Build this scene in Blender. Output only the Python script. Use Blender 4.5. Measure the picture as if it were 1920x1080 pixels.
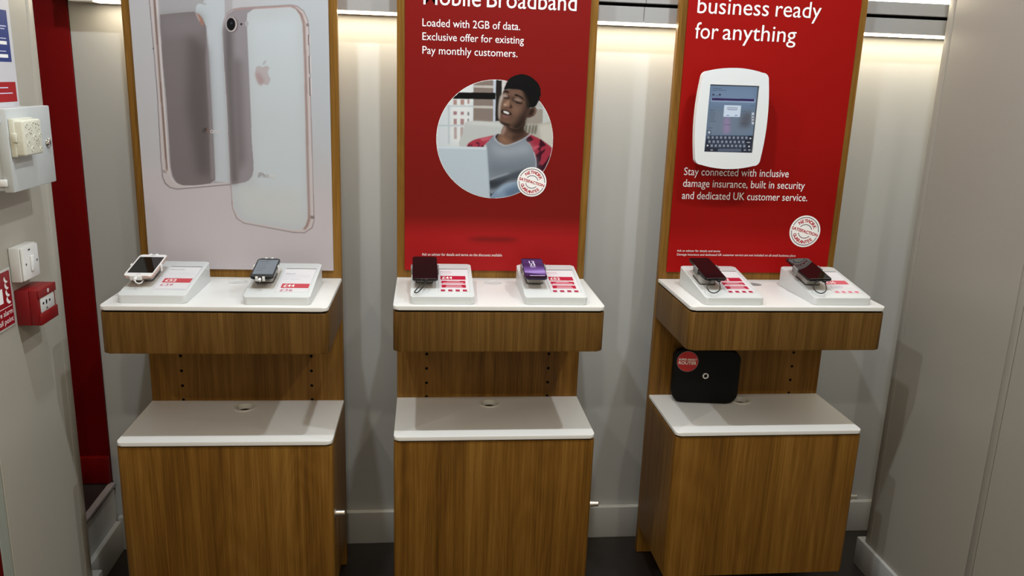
import bpy, bmesh, math, random
import numpy as np
from mathutils import Matrix, Vector

# ------------------------------------------------------------------ camera, world, lights, exposure
for o in list(bpy.data.objects):
    bpy.data.objects.remove(o, do_unlink=True)
SC = bpy.context.scene
COL = SC.collection
SC.view_settings.view_transform = 'Standard'
SC.view_settings.look = 'None'
SC.view_settings.exposure = 0.0
SC.view_settings.gamma = 1.0
SC.view_settings.use_curve_mapping = False

def make_camera():
    yaw, pitch, roll = 0.1108, -0.2491, 0.0348
    f = Vector((math.sin(yaw) * math.cos(pitch), math.cos(yaw) * math.cos(pitch), math.sin(pitch)))
    r0 = f.cross(Vector((0, 0, 1))).normalized()
    u0 = r0.cross(f)
    r = r0 * math.cos(roll) + u0 * math.sin(roll)
    u = u0 * math.cos(roll) - r0 * math.sin(roll)
    cd = bpy.data.cameras.new('camera')
    cd.sensor_fit = 'HORIZONTAL'
    cd.sensor_width = 36.0
    cd.lens = 1535.8 * 36.0 / 1920.0
    cd.clip_start = 0.05
    cam = bpy.data.objects.new('camera', cd)
    M = Matrix((r, u, -f)).transposed().to_4x4()
    M.translation = Vector((-0.2156, -2.5487, 1.6338))
    cam.matrix_world = M
    COL.objects.link(cam)
    SC.camera = cam
make_camera()

W = bpy.data.worlds.new('shop_ambience')
SC.world = W
W.use_nodes = True
W.node_tree.nodes['Background'].inputs[0].default_value = (1.0, 0.84, 0.60, 1)
W.node_tree.nodes['Background'].inputs[1].default_value = 0.52

CEIL = 2.80
# (x, y, watts, bulb radius, colour): the row over the bay and an unseen warmer row, added as fill light under the shelves
COOL, WARM = (0.94, 1.0, 1.02), (1.0, 0.91, 0.76)
LAMPS = [(-1.52, -0.86, 5, 0.03, COOL), (-0.72, -0.86, 46, 0.03, COOL), (0.08, -0.86, 46, 0.03, COOL), (0.90, -0.86, 46, 0.03, COOL), (1.72, -0.86, 12, 0.03, COOL),
         (-1.55, -2.75, 46, 0.05, WARM), (-0.35, -2.75, 46, 0.05, WARM), (0.85, -2.75, 46, 0.05, WARM)]
for lx, ly, pw, rad, lc in LAMPS:
    ld = bpy.data.lights.new('downlight_and_fill_beam', 'SPOT')
    ld.energy = pw
    ld.spot_size = math.radians(160)
    ld.spot_blend = 0.6
    ld.shadow_soft_size = rad
    ld.color = lc
    lo = bpy.data.objects.new('downlight_and_fill_beam', ld)
    lo.location = (lx, ly, CEIL - 0.02)
    COL.objects.link(lo)

# ------------------------------------------------------------------ materials
def lin(c):
    c = c / 255.0
    return c / 12.92 if c <= 0.04045 else ((c + 0.055) / 1.055) ** 2.4
def rgb(r, g, b):
    return (lin(r), lin(g), lin(b), 1.0)
MATS = {}
def mat(name, color, rough=0.5, metal=0.0, spec=0.5, bump=0.0, bscale=200.0, var=0.0, vscale=4.0, coat=0.0, emit=None, estr=0.0, trans=0.0):
    """plain procedural material with faint noise variation and fine relief"""
    if name in MATS:
        return MATS[name]
    m = bpy.data.materials.new(name)
    m.use_nodes = True
    nt = m.node_tree
    b = nt.nodes['Principled BSDF']
    b.inputs['Base Color'].default_value = color
    b.inputs['Roughness'].default_value = rough
    b.inputs['Metallic'].default_value = metal
    b.inputs['Specular IOR Level'].default_value = spec
    b.inputs['Coat Weight'].default_value = coat
    b.inputs['Transmission Weight'].default_value = trans
    if emit:
        b.inputs['Emission Color'].default_value = emit
        b.inputs['Emission Strength'].default_value = estr
    if var > 0 or bump > 0:
        tc = nt.nodes.new('ShaderNodeTexCoord')
        if var > 0:
            n = nt.nodes.new('ShaderNodeTexNoise')
            n.inputs['Scale'].default_value = vscale
            n.inputs['Detail'].default_value = 4
            nt.links.new(tc.outputs['Object'], n.inputs['Vector'])
            mx = nt.nodes.new('ShaderNodeMix')
            mx.data_type = 'RGBA'
            mx.inputs[6].default_value = tuple(x * (1 - var) for x in color[:3]) + (1,)
            mx.inputs[7].default_value = tuple(min(1, x * (1 + var)) for x in color[:3]) + (1,)
            nt.links.new(n.outputs['Fac'], mx.inputs[0])
            nt.links.new(mx.outputs[2], b.inputs['Base Color'])
        if bump > 0:
            n2 = nt.nodes.new('ShaderNodeTexNoise')
            n2.inputs['Scale'].default_value = bscale
            nt.links.new(tc.outputs['Object'], n2.inputs['Vector'])
            bp = nt.nodes.new('ShaderNodeBump')
            bp.inputs['Strength'].default_value = bump
            bp.inputs['Distance'].default_value = 0.001
            nt.links.new(n2.outputs['Fac'], bp.inputs['Height'])
            nt.links.new(bp.outputs['Normal'], b.inputs['Normal'])
    MATS[name] = m
    return m

def wood_mat(name, dark, mid, light, seed=0.0):
    m = bpy.data.materials.new(name)
    m.use_nodes = True
    nt = m.node_tree
    N, L = nt.nodes, nt.links
    b = N['Principled BSDF']
    b.inputs['Roughness'].default_value = 0.42
    b.inputs['Specular IOR Level'].default_value = 0.2
    tc = N.new('ShaderNodeTexCoord')
    oi = N.new('ShaderNodeObjectInfo')
    mul = N.new('ShaderNodeMath'); mul.operation = 'MULTIPLY_ADD'
    mul.inputs[1].default_value = 13.0; mul.inputs[2].default_value = seed
    L.new(oi.outputs['Random'], mul.inputs[0])
    add = N.new('ShaderNodeVectorMath'); add.operation = 'ADD'
    L.new(tc.outputs['Object'], add.inputs[0]); L.new(mul.outputs[0], add.inputs[1])
    def stretched(sx, sz, det, rough=0.6, dist=0.0):
        mp = N.new('ShaderNodeMapping')
        mp.inputs['Scale'].default_value = (sx, sx, sz)
        L.new(add.outputs[0], mp.inputs['Vector'])
        n = N.new('ShaderNodeTexNoise')
        n.inputs['Scale'].default_value = 1.0
        n.inputs['Detail'].default_value = det
        n.inputs['Roughness'].default_value = rough
        n.inputs['Distortion'].default_value = dist
        L.new(mp.outputs[0], n.inputs['Vector'])
        return n
    broad = stretched(9, 0.45, 3, 0.55, 0.4)
    medium = stretched(55, 0.9, 3, 0.6, 0.25)
    fine = stretched(330, 5.0, 3, 0.7, 0.1)
    # cathedral figure: rings of a stretched noise field
    fig = stretched(5, 0.75, 1, 0.4, 0.5)
    sn = N.new('ShaderNodeMath'); sn.operation = 'MULTIPLY'; sn.inputs[1].default_value = 130.0
    L.new(fig.outputs['Fac'], sn.inputs[0])
    si = N.new('ShaderNodeMath'); si.operation = 'SINE'
    L.new(sn.outputs[0], si.inputs[0])
    def acc(src, k, prev):
        a_ = N.new('ShaderNodeMath'); a_.operation = 'MULTIPLY_ADD'; a_.inputs[1].default_value = k
        L.new(src, a_.inputs[0])
        if prev is None:
            a_.inputs[2].default_value = 0.0
        else:
            L.new(prev, a_.inputs[2])
        return a_.outputs[0]
    v_ = acc(broad.outputs['Fac'], 0.55, None)
    v_ = acc(medium.outputs['Fac'], 0.45, v_)
    v_ = acc(fine.outputs['Fac'], 0.50, v_)
    v_ = acc(si.outputs[0], 0.022, v_)
    cr = N.new('ShaderNodeValToRGB')
    e = cr.color_ramp.elements
    e[0].position = 0.56; e[0].color = dark
    e[1].position = 0.94; e[1].color = light
    k = cr.color_ramp.elements.new(0.75); k.color = mid
    L.new(v_, cr.inputs['Fac'])
    L.new(cr.outputs['Color'], b.inputs['Base Color'])
    bp = N.new('ShaderNodeBump'); bp.inputs['Strength'].default_value = 0.25; bp.inputs['Distance'].default_value = 0.0006
    L.new(fine.outputs['Fac'], bp.inputs['Height']); L.new(bp.outputs['Normal'], b.inputs['Normal'])
    MATS[name] = m
    return m

OAK = wood_mat('oak_veneer', (0.092, 0.039, 0.005, 1), (0.180, 0.082, 0.012, 1), (0.270, 0.136, 0.026, 1))
OAKD = wood_mat('oak_veneer_shaded', (0.068, 0.031, 0.005, 1), (0.128, 0.063, 0.013, 1), (0.195, 0.105, 0.026, 1), 3.7)  # same oak darkened for the aprons; their shade is put into the colour
WHITE = mat('white_laminate', (0.80, 0.80, 0.79, 1), 0.28, var=0.02, vscale=6)
GLOSSW = mat('white_plastic', (0.78, 0.79, 0.79, 1), 0.25)
WALL = mat('painted_wall', (0.43, 0.44, 0.44, 1), 0.55, bump=0.12, bscale=260, var=0.03, vscale=2.5)
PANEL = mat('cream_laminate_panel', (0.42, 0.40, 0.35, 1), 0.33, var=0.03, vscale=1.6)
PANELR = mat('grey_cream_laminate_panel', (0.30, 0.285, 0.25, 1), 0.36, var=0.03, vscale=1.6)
SKIRT = mat('white_gloss_skirting', (0.44, 0.445, 0.44, 1), 0.3)
BLACK = mat('black_gap', (0.005, 0.005, 0.005, 1), 0.8, spec=0.05)
REDP = mat('red_gloss_panel', (0.12, 0.0006, 0.001, 1), 0.4, spec=0.15)
GREYB = mat('grey_slat', (0.34, 0.34, 0.345, 1), 0.4)
STEEL = mat('brushed_steel', (0.62, 0.58, 0.52, 1), 0.28, metal=1.0)
CHROME = mat('chrome', (0.75, 0.75, 0.75, 1), 0.12, metal=1.0)

# ------------------------------------------------------------------ mesh helpers
def finish(name, bm, m, parent=None, smooth=False, loc=None, rz=0.0):
    me = bpy.data.meshes.new(name)
    bmesh.ops.recalc_face_normals(bm, faces=bm.faces[:])
    bm.to_mesh(me); bm.free()
    for mm in (m if isinstance(m, (list, tuple)) else [m]):
        me.materials.append(mm)
    if smooth:
        for p in me.polygons:
            p.use_smooth = True
        try:
            me.set_sharp_from_angle(angle=math.radians(35))
        except Exception:
            pass
    o = bpy.data.objects.new(name, me)
    COL.objects.link(o)
    if parent is not None:
        o.parent = parent
    if loc is not None:
        o.location = loc
    o.rotation_euler[2] = rz
    return o

def box_bm(x0, x1, y0, y1, z0, z1, bev=0.0, seg=2, bm=None):
    b = bmesh.new() if bm is None else bm
    r = bmesh.ops.create_cube(b, size=1.0)
    vs = r['verts']
    for v in vs:
        v.co = Vector(((x0 + x1) / 2 + v.co.x * (x1 - x0), (y0 + y1) / 2 + v.co.y * (y1 - y0), (z0 + z1) / 2 + v.co.z * (z1 - z0)))
    if bev > 0:
        es = list({e for v in vs for e in v.link_edges})
        bmesh.ops.bevel(b, geom=es, offset=bev, segments=seg, profile=0.5, affect='EDGES')
    return b

def box(name, x0, x1, y0, y1, z0, z1, m, parent=None, bev=0.0, seg=2, smooth=True):
    return finish(name, box_bm(min(x0, x1), max(x0, x1), min(y0, y1), max(y0, y1), min(z0, z1), max(z0, z1), bev, seg), m, parent, smooth and bev > 0)

def round_outline(x0, x1, y0, y1, radii, n=7):
    """counter-clockwise rounded rectangle; radii = (x0y0, x1y0, x1y1, x0y1)"""
    pts = []
    cs = [(x0, y0, math.pi), (x1, y0, 1.5 * math.pi), (x1, y1, 0.0), (x0, y1, 0.5 * math.pi)]
    for (cx, cy, a0), r in zip(cs, radii):
        if r <= 0:
            pts.append((cx, cy)); continue
        ox = cx + (r if cx == x0 else -r); oy = cy + (r if cy == y0 else -r)
        for i in range(n + 1):
            a = a0 + i / n * math.pi / 2
            pts.append((ox + r * math.cos(a), oy + r * math.sin(a)))
    return pts

def prism_bm(pts, z0, z1, bev=0.0, seg=2, ztop=None):
    """extrude a plan outline from z0 to z1 (or ztop(x, y)); bevel both rims"""
    b = bmesh.new()
    lo = [b.verts.new((x, y, z0)) for x, y in pts]
    hi = [b.verts.new((x, y, ztop(x, y) if ztop else z1)) for x, y in pts]
    f0 = b.faces.new(lo[::-1]); f1 = b.faces.new(hi)
    n = len(pts)
    for i in range(n):
        b.faces.new((lo[i], lo[(i + 1) % n], hi[(i + 1) % n], hi[i]))
    if bev > 0:
        es = list(set(f0.edges) | set(f1.edges))
        bmesh.ops.bevel(b, geom=es, offset=bev, segments=seg, profile=0.5, affect='EDGES')
    return b

def cyl_bm(p0, p1, r0, r1=None, n=24, bm=None, bev=0.0):
    b = bmesh.new() if bm is None else bm
    r1 = r0 if r1 is None else r1
    p0, p1 = Vector(p0), Vector(p1)
    d = (p1 - p0)
    q = d.to_track_quat('Z', 'Y').to_matrix()
    prof = [(r0, 0.0), (r1, 1.0)]
    if bev > 0:
        t = bev / d.length
        prof = [(r0 - bev, 0.0), (r0, t), (r1, 1 - t), (r1 - bev, 1.0)]
    rings = []
    for r, t in prof:
        rings.append([b.verts.new(p0 + d * t + q @ Vector((r * math.cos(2 * math.pi * i / n), r * math.sin(2 * math.pi * i / n), 0))) for i in range(n)])
    for a, c in zip(rings[:-1], rings[1:]):
        for i in range(n):
            b.faces.new((a[i], a[(i + 1) % n], c[(i + 1) % n], c[i]))
    b.faces.new(rings[0][::-1]); b.faces.new(rings[-1])
    return b

def tube_bm(path, r, n=8, bm=None):
    b = bmesh.new() if bm is None else bm
    P = [Vector(p) for p in path]
    rings = []
    up = Vector((0, 0, 1))
    for i, p in enumerate(P):
        t = (P[min(i + 1, len(P) - 1)] - P[max(i - 1, 0)]).normalized()
        a = t.cross(up)
        if a.length < 1e-4:
            a = t.cross(Vector((1, 0, 0)))
        a.normalize(); c = t.cross(a).normalized()
        rings.append([b.verts.new(p + (a * math.cos(2 * math.pi * k / n) + c * math.sin(2 * math.pi * k / n)) * r) for k in range(n)])
    for A_, B_ in zip(rings[:-1], rings[1:]):
        for k in range(n):
            b.faces.new((A_[k], A_[(k + 1) % n], B_[(k + 1) % n], B_[k]))
    b.faces.new(rings[0][::-1]); b.faces.new(rings[-1])
    return b

def ring_bm(cx, cy, z0, z1, r0, r1, n=36, bm=None):
    """flat ring (washer) with inner radius r0, outer r1"""
    b = bmesh.new() if bm is None else bm
    def circ(r, z):
        return [b.verts.new((cx + r * math.cos(2 * math.pi * i / n), cy + r * math.sin(2 * math.pi * i / n), z)) for i in range(n)]
    A_, B_, C_, D_ = circ(r1, z0), circ(r1, z1), circ(r0, z1), circ(r0, z0)
    for P_, Q_ in ((A_, B_), (B_, C_), (C_, D_), (D_, A_)):
        for i in range(n):
            b.faces.new((P_[i], P_[(i + 1) % n], Q_[(i + 1) % n], Q_[i]))
    return b

def cut(o, cutter_bm):
    """boolean difference, baked into the mesh"""
    cm = bpy.data.meshes.new('cutter'); bmesh.ops.recalc_face_normals(cutter_bm, faces=cutter_bm.faces[:]); cutter_bm.to_mesh(cm); cutter_bm.free()
    co = bpy.data.objects.new('cutter', cm); COL.objects.link(co)
    keep = o.matrix_basis.copy(); par = o.parent
    o.parent = None; o.matrix_basis = Matrix()
    md = o.modifiers.new('cut', 'BOOLEAN'); md.operation = 'DIFFERENCE'; md.object = co; md.solver = 'EXACT'
    bpy.context.view_layer.update()
    dg = bpy.context.evaluated_depsgraph_get()
    nm = bpy.data.meshes.new_from_object(o.evaluated_get(dg))
    nm.name = o.data.name
    o.modifiers.clear()
    o.data = nm
    o.parent = par; o.matrix_basis = keep
    bpy.data.objects.remove(co, do_unlink=True)

def empty(name, loc=(0, 0, 0), rz=0.0):
    o = bpy.data.objects.new(name, None)
    o.empty_display_size = 0.05
    o.location = loc; o.rotation_euler[2] = rz
    COL.objects.link(o)
    return o

def tag(o, label, cat, group=None):
    o['label'] = label; o['category'] = cat
    if group:
        o['group'] = group
    return o
def struct(o):
    o['kind'] = 'structure'
    return o

# flat lettering -------------------------------------------------------
def text_data(body, bold=0.0, mats=None, fmt=None, spacing=1.0):
    cu = bpy.data.curves.new('lettering', 'FONT')
    cu.body = body
    cu.size = 1.0
    cu.resolution_u = 3
    cu.offset = bold
    cu.space_character = spacing
    if mats:
        for m in mats:
            cu.materials.append(m)
    if fmt:
        for i, k in enumerate(fmt):
            cu.body_format[i].material_index = k
    o = bpy.data.objects.new('lettering', cu)
    COL.objects.link(o)
    bpy.context.view_layer.update()
    dg = bpy.context.evaluated_depsgraph_get()
    me = bpy.data.meshes.new_from_object(o.evaluated_get(dg))
    bpy.data.objects.remove(o, do_unlink=True)
    return me
CAPS = {}
def cap_height(bold):
    if bold not in CAPS:
        me = text_data('H', bold)
        ys = [v.co.y for v in me.vertices]
        CAPS[bold] = max(ys) - min(ys)
        bpy.data.meshes.remove(me)
    return CAPS[bold]
def lettering(name, lines, fmap, m, parent, bold=0.0, fmt=None, spacing=1.0):
    """lines: (text, x, z, width, cap height); fmap(x, z) -> 3D point; one mesh"""
    mats = m if isinstance(m, (list, tuple)) else [m]
    V, Fc, MI = [], [], []
    for body, x, z, wd, ch in lines:
        me = text_data(body, bold, mats, fmt, spacing)
        xs = [v.co.x for v in me.vertices]
        sx = wd / (max(xs) - min(xs)); sy = ch / cap_height(bold) if ch else sx
        o0 = len(V)
        V += [fmap(x + (v.co.x - min(xs)) * sx, z + v.co.y * sy) for v in me.vertices]
        Fc += [[o0 + i for i in p.vertices] for p in me.polygons]
        MI += [p.material_index for p in me.polygons]
        bpy.data.meshes.remove(me)
    me = bpy.data.meshes.new(name)
    me.from_pydata([tuple(v) for v in V], [], Fc)
    for mm in mats:
        me.materials.append(mm)
    me.polygons.foreach_set('material_index', MI)
    me.update()
    o = bpy.data.objects.new(name, me)
    COL.objects.link(o)
    o.parent = parent
    return o
def ink(r, g, b, k=1.25):
    c = tuple(min(0.9, lin(x) * k) for x in (r, g, b))
    return mat('ink_%d_%d_%d_%d' % (r, g, b, k * 100), c + (1,), 0.5, spec=0.3)
def flat_rects(name, rects, fmap, m, parent):
    """rects: (x0, x1, z0, z1) drawn as thin print on the surface given by fmap"""
    b = bmesh.new()
    for x0, x1, z0, z1 in rects:
        b.faces.new([b.verts.new(fmap(*p)) for p in ((x0, z0), (x1, z0), (x1, z1), (x0, z1))])
    me = bpy.data.meshes.new(name); b.to_mesh(me); b.free()
    me.materials.append(m)
    o = bpy.data.objects.new(name, me); COL.objects.link(o); o.parent = parent
    return o

# ------------------------------------------------------------------ the setting
WY = 0.136            # face of the back wall
FLOORM = mat('dark_floor', (0.020, 0.016, 0.015, 1), 0.38, var=0.35, vscale=9, bump=0.1, bscale=60)
CEILM = mat('ceiling_paint', (0.7, 0.7, 0.68, 1), 0.8)
struct(box('floor', -2.6, 2.6, -3.2, 0.4, -0.05, 0.0, FLOORM))
struct(box('ceiling', -2.6, 2.6, -3.2, 0.4, CEIL, CEIL + 0.05, CEILM))
struct(box('wall_back', -1.273, 2.3, WY, WY + 0.06, 0.0, CEIL, WALL, bev=0.002, seg=1))
def skirting(name, x0, x1, y0, y1, h, m=SKIRT):
    return struct(box(name, x0, x1, y0, y1, 0.0, h, m, bev=0.003, seg=2))
skirting('baseboard_back', -1.26, 2.3, 0.113, WY - 0.0005, 0.124)
# near left column: laminate panel, end trim, skirting
struct(box('wall_left', -1.46, -1.221, -0.6365, -0.252, 0.0, CEIL, PANEL, bev=0.0012, seg=1))
struct(box('trim_1', -1.46, -1.2205, -0.2505, -0.212, 0.0, CEIL, PANEL, bev=0.0025, seg=2))
struct(box('trim_2', -1.46, -1.2225, -0.6795, -0.638, 0.0, CEIL, mat('grey_green_edge', (0.33, 0.36, 0.32, 1), 0.4), bev=0.002, seg=1))
skirting('baseboard_left', -1.45, -1.2075, -0.6795, -0.17, 0.107)
# low wall and raised platform of the bay behind it
struct(box('wall_low', -1.40, -1.266, -0.2, 0.126, 0.0, 0.228, WALL, bev=0.001, seg=1))
struct(box('trim_3', -1.40, -1.269, -0.2, 0.126, 0.2282, 0.2418, BLACK))
struct(box('trim_4', -1.281, -1.259, -0.2, 0.1265, 0.242, 0.2525, mat('grey_metal_nosing', (0.24, 0.21, 0.21, 1), 0.45), bev=0.001, seg=1))
skirting('baseboard_low', -1.2655, -1.247, -0.2, 0.1125, 0.113)
struct(box('platform', -2.4, -1.4005, -1.0, 0.3, 0.0, 0.251, FLOORM))
struct(box('platform_edge', -1.40, -1.2815, -0.2, 0.1265, 0.2422, 0.251, FLOORM))
struct(box('platform_back', -1.40, -1.2735, 0.127, 0.3, 0.0, 0.251, FLOORM))
# red panel standing on the platform
rp = empty('red_panel', (-1.75, 0.14, 0.25))
tag(rp, 'tall dark red panel with a stepped foot in the recess left of the stands', 'panel')
def child_box(name, par, x0, x1, y0, y1, z0, z1, m, bev=0.0, seg=2):
    o = box(name, x0, x1, y0, y1, z0, z1, m, None, bev, seg)
    bpy.context.view_layer.update()
    o.parent = par
    o.matrix_parent_inverse = Matrix.LocRotScale(par.location, par.rotation_euler, None).inverted()
    return o
child_box('sheet', rp, -2.3, -1.2735, 0.131, 0.17, 0.2535, CEIL - 0.002, REDP, 0.002)
child_box('stepped_foot', rp, -2.3, -1.2735, 0.112, 0.1305, 0.2535, 0.352, REDP, 0.004)
# red panel nearer than the left column
rn = box('red_wall_panel', -1.46, -1.2225, -1.3, -0.681, 0.0, 1.2, REDP, bev=0.003)
tag(rn, 'dark red wall panel cut off by the bottom left corner', 'panel')
# near right column
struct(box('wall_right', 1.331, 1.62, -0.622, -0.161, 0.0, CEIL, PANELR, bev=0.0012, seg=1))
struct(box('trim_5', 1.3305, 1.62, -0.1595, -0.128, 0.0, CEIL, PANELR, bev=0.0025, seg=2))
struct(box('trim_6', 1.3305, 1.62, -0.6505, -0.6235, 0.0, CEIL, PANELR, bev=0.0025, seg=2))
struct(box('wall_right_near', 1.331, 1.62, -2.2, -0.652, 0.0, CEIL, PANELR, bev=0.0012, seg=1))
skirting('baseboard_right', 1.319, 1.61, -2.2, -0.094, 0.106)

# fascia boards with the slot between, and the strip lights under them
FY = 0.057
fb = struct(box('trim_7', -1.27, 2.2, FY + 0.018, WY - 0.001, 1.816, 1.9135, BLACK))
def fascia(x0, x1, z0, z1, n):
    struct(box('trim_%d' % n, x0, x1, FY, FY + 0.0175, z0, z1, GREYB, bev=0.0012, seg=1))
fascia(-1.27, 0.4545, 1.8165, 1.8640, 8)
fascia(0.4560, 2.2, 1.8165, 1.8640, 9)
fascia(-1.27, 0.4585, 1.8745, 1.9140, 10)
fascia(0.4600, 2.2, 1.8745, 1.9140, 11)
LED = mat('led_diffuser', (0.9, 0.88, 0.8, 1), 0.5, emit=(1.0, 0.85, 0.60, 1), estr=19.0)
HOUS = mat('led_profile', (0.25, 0.22, 0.2, 1), 0.5)
OFFD = mat('unlit_diffuser', (0.62, 0.58, 0.52, 1), 0.4)
def strip(x0, x1, label, dm=LED):
    e = empty('strip_light', ((x0 + x1) / 2, 0.085, 1.81))
    tag(e, label, 'strip light', 'strip lights under the fascia')
    g = 0.0012
    child_box('diffuser', e, x0 + g, x1 - g, FY + 0.001, 0.102, 1.8105, 1.8158, dm, 0.0008, 1)
    child_box('profile', e, x0 + g, x1 - g, 0.1025, 0.108, 1.8098, 1.8158, HOUS)
strip(-1.24, -1.17, 'short unlit strip light end piece nearest the tall dark red panel', OFFD)
strip(-1.17, -0.57, 'strip light above the wall left of the leftmost display stand')
strip(-0.57, 0.449, 'long strip light glowing above the gap between left and middle stands')
strip(0.449, 0.556, 'short strip light piece just left of the right-hand red poster')
strip(0.556, 1.9, 'strip light above the wall right of the rightmost display stand')
up = empty('strip_light', (0.5, 0.07, 1.914))
tag(up, 'upward strip light on top of the grey fascia, at the top edge', 'strip light')
child_box('diffuser', up, -1.24, 2.1, FY + 0.002, 0.085, 1.9143, 1.934, LED, 0.001, 1)

# ------------------------------------------------------------------ display stands
ZU, SU, GU, ZAB, DU = 1.0145, 0.0116, 0.0056, 0.8814, 0.3418
ZL, DL, DC, ZCB = 0.6071, 0.3128, 0.3100, 0.1065
HW, BT, BTOP = 0.30, 0.026, 2.20
PM, ZP = 0.0238, 1.0389
STANDS = [(-0.7707, -0.0171, -0.0129), (0.0, 0.0, 0.0), (0.8525, 0.0098, 0.0046)]
RIM = mat('grommet_rim', (0.72, 0.70, 0.64, 1), 0.35)
STAND_LABEL = ['oak display stand with white shelves under the pink and white phone poster',
               'oak display stand with white shelves in the middle, below the laptop poster',
               'oak display stand with white shelves holding the black router, nearest right wall']
PEGX = [(-0.204, 0.199)] * 3
PEGZ = [0.757, 0.707, 0.657, 0.609]
stands = []
for k, (sx, sy, sr) in enumerate(STANDS):
    S = empty('display_stand', (sx, sy, 0.0), sr)
    tag(S, STAND_LABEL[k], 'display stand', 'oak display stands along the wall')
    stands.append(S)
    bb = finish('backboard', box_bm(-HW, HW, 0.0, BT, 0.002, BTOP, 0.0015, 1), OAK, S, True)
    cb = bmesh.new()
    for x in PEGX[k]:
        for z in PEGZ:
            cyl_bm((x, -0.01, z), (x, 0.014, z), 0.0050, n=16, bm=cb)
    cut(bb, cb)
    for x in PEGX[k]:
        for z in PEGZ:
            finish('peg_socket', cyl_bm((x, 0.0015, z), (x, 0.0138, z), 0.0049, n=12), BLACK, S)
    # standoff frame that holds the board off the wall
    box('wall_bracket', -0.18, 0.18, BT + 0.0005, 0.085, 0.9, 1.0, BLACK, S)
    # shelves
    R = 0.016
    plan = lambda d, r=R: round_outline(-HW, HW, -d, -0.0006, (r, r, 0, 0))
    us = finish('upper_shelf', prism_bm(plan(DU), ZU - SU, ZU, 0.0018, 3), WHITE, S, True)
    cut(us, cyl_bm((0.0, -0.066, ZU - 0.003), (0.0, -0.066, ZU + 0.01), 0.030, n=40))
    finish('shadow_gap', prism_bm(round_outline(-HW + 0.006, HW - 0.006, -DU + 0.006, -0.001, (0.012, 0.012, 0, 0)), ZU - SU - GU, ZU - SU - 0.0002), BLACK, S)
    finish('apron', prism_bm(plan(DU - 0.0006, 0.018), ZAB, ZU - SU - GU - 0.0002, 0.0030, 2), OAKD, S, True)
    g = finish('cable_grommet', ring_bm(0.0, -0.066, ZU - 0.0030, ZU + 0.0006, 0.0255, 0.0299), GLOSSW, S, True)
    finish('cap', cyl_bm((0.0, -0.066, ZU - 0.0029), (0.0, -0.066, ZU - 0.0012), 0.0253, n=36), mat('pale_grey_cap', (0.62, 0.62, 0.62, 1), 0.4) if k < 2 else mat('grey_cap', (0.25, 0.25, 0.25, 1), 0.5), g)
    ls = finish('lower_shelf', prism_bm(plan(DL), ZL - SU, ZL, 0.0018, 3), WHITE, S, True)
    gx, gy = 0.0, -0.060
    cut(ls, cyl_bm((gx, gy, ZL - 0.05), (gx, gy, ZL + 0.01), 0.0290, n=44))
    g = finish('cable_grommet', ring_bm(gx, gy, ZL - SU - 0.003, ZL + 0.0022, 0.0262, 0.0289, 44), RIM, S, True)
    finish('rim', ring_bm(gx, gy, ZL + 0.0002, ZL + 0.0024, 0.0290, 0.0335, 44), RIM, g, True)
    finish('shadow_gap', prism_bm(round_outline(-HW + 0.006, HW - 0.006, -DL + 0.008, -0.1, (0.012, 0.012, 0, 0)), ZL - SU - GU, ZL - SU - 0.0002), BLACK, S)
    # cabinet: carcass, hollow under the grommet, thick front panel
    ZC = ZL - SU - GU - 0.0002
    ca = finish('cabinet_body', box_bm(-HW, HW, -DC + 0.0265, -0.0006, ZCB, ZC, 0.0012, 1), OAK, S, True)
    cut(ca, cyl_bm((gx, gy, ZC - 0.16), (gx, gy, ZC + 0.03), 0.045, n=32))
    finish('cabinet_front', prism_bm(round_outline(-HW, HW, -DC, -DC + 0.0255, (0.010, 0.010, 0, 0)), ZCB, ZC, 0.0018, 2), OAK, S, True)
    # metal door stop on the right side
    kn = finish('side_knob', cyl_bm((HW + 0.0022, -0.283, 0.362), (HW + 0.030, -0.283, 0.362), 0.0085, n=24, bev=0.0012), STEEL, S, True)
    finish('rosette', cyl_bm((HW + 0.0002, -0.283, 0.362), (HW + 0.0022, -0.283, 0.362), 0.0155, n=28, bev=0.0005), STEEL, kn, True)
    finish('collar', ring_bm(0, 0, 0, 0.012, 0.0086, 0.0096, 24), STEEL, kn, True, loc=(HW + 0.0023, -0.283, 0.362)).rotation_euler = (0, math.pi / 2, 0)

# narrow slot in the left stand's lower shelf
cut_o = [c for c in stands[0].children if c.name.startswith('lower_shelf')][0]
cut(cut_o, box_bm(-0.153, -0.055, -0.1635, -0.1595, ZL - 0.006, ZL + 0.01))
box('slot_strip', -0.1525, -0.0555, -0.1632, -0.1598, ZL - 0.0055, ZL + 0.0004, RIM, stands[0])

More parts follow.
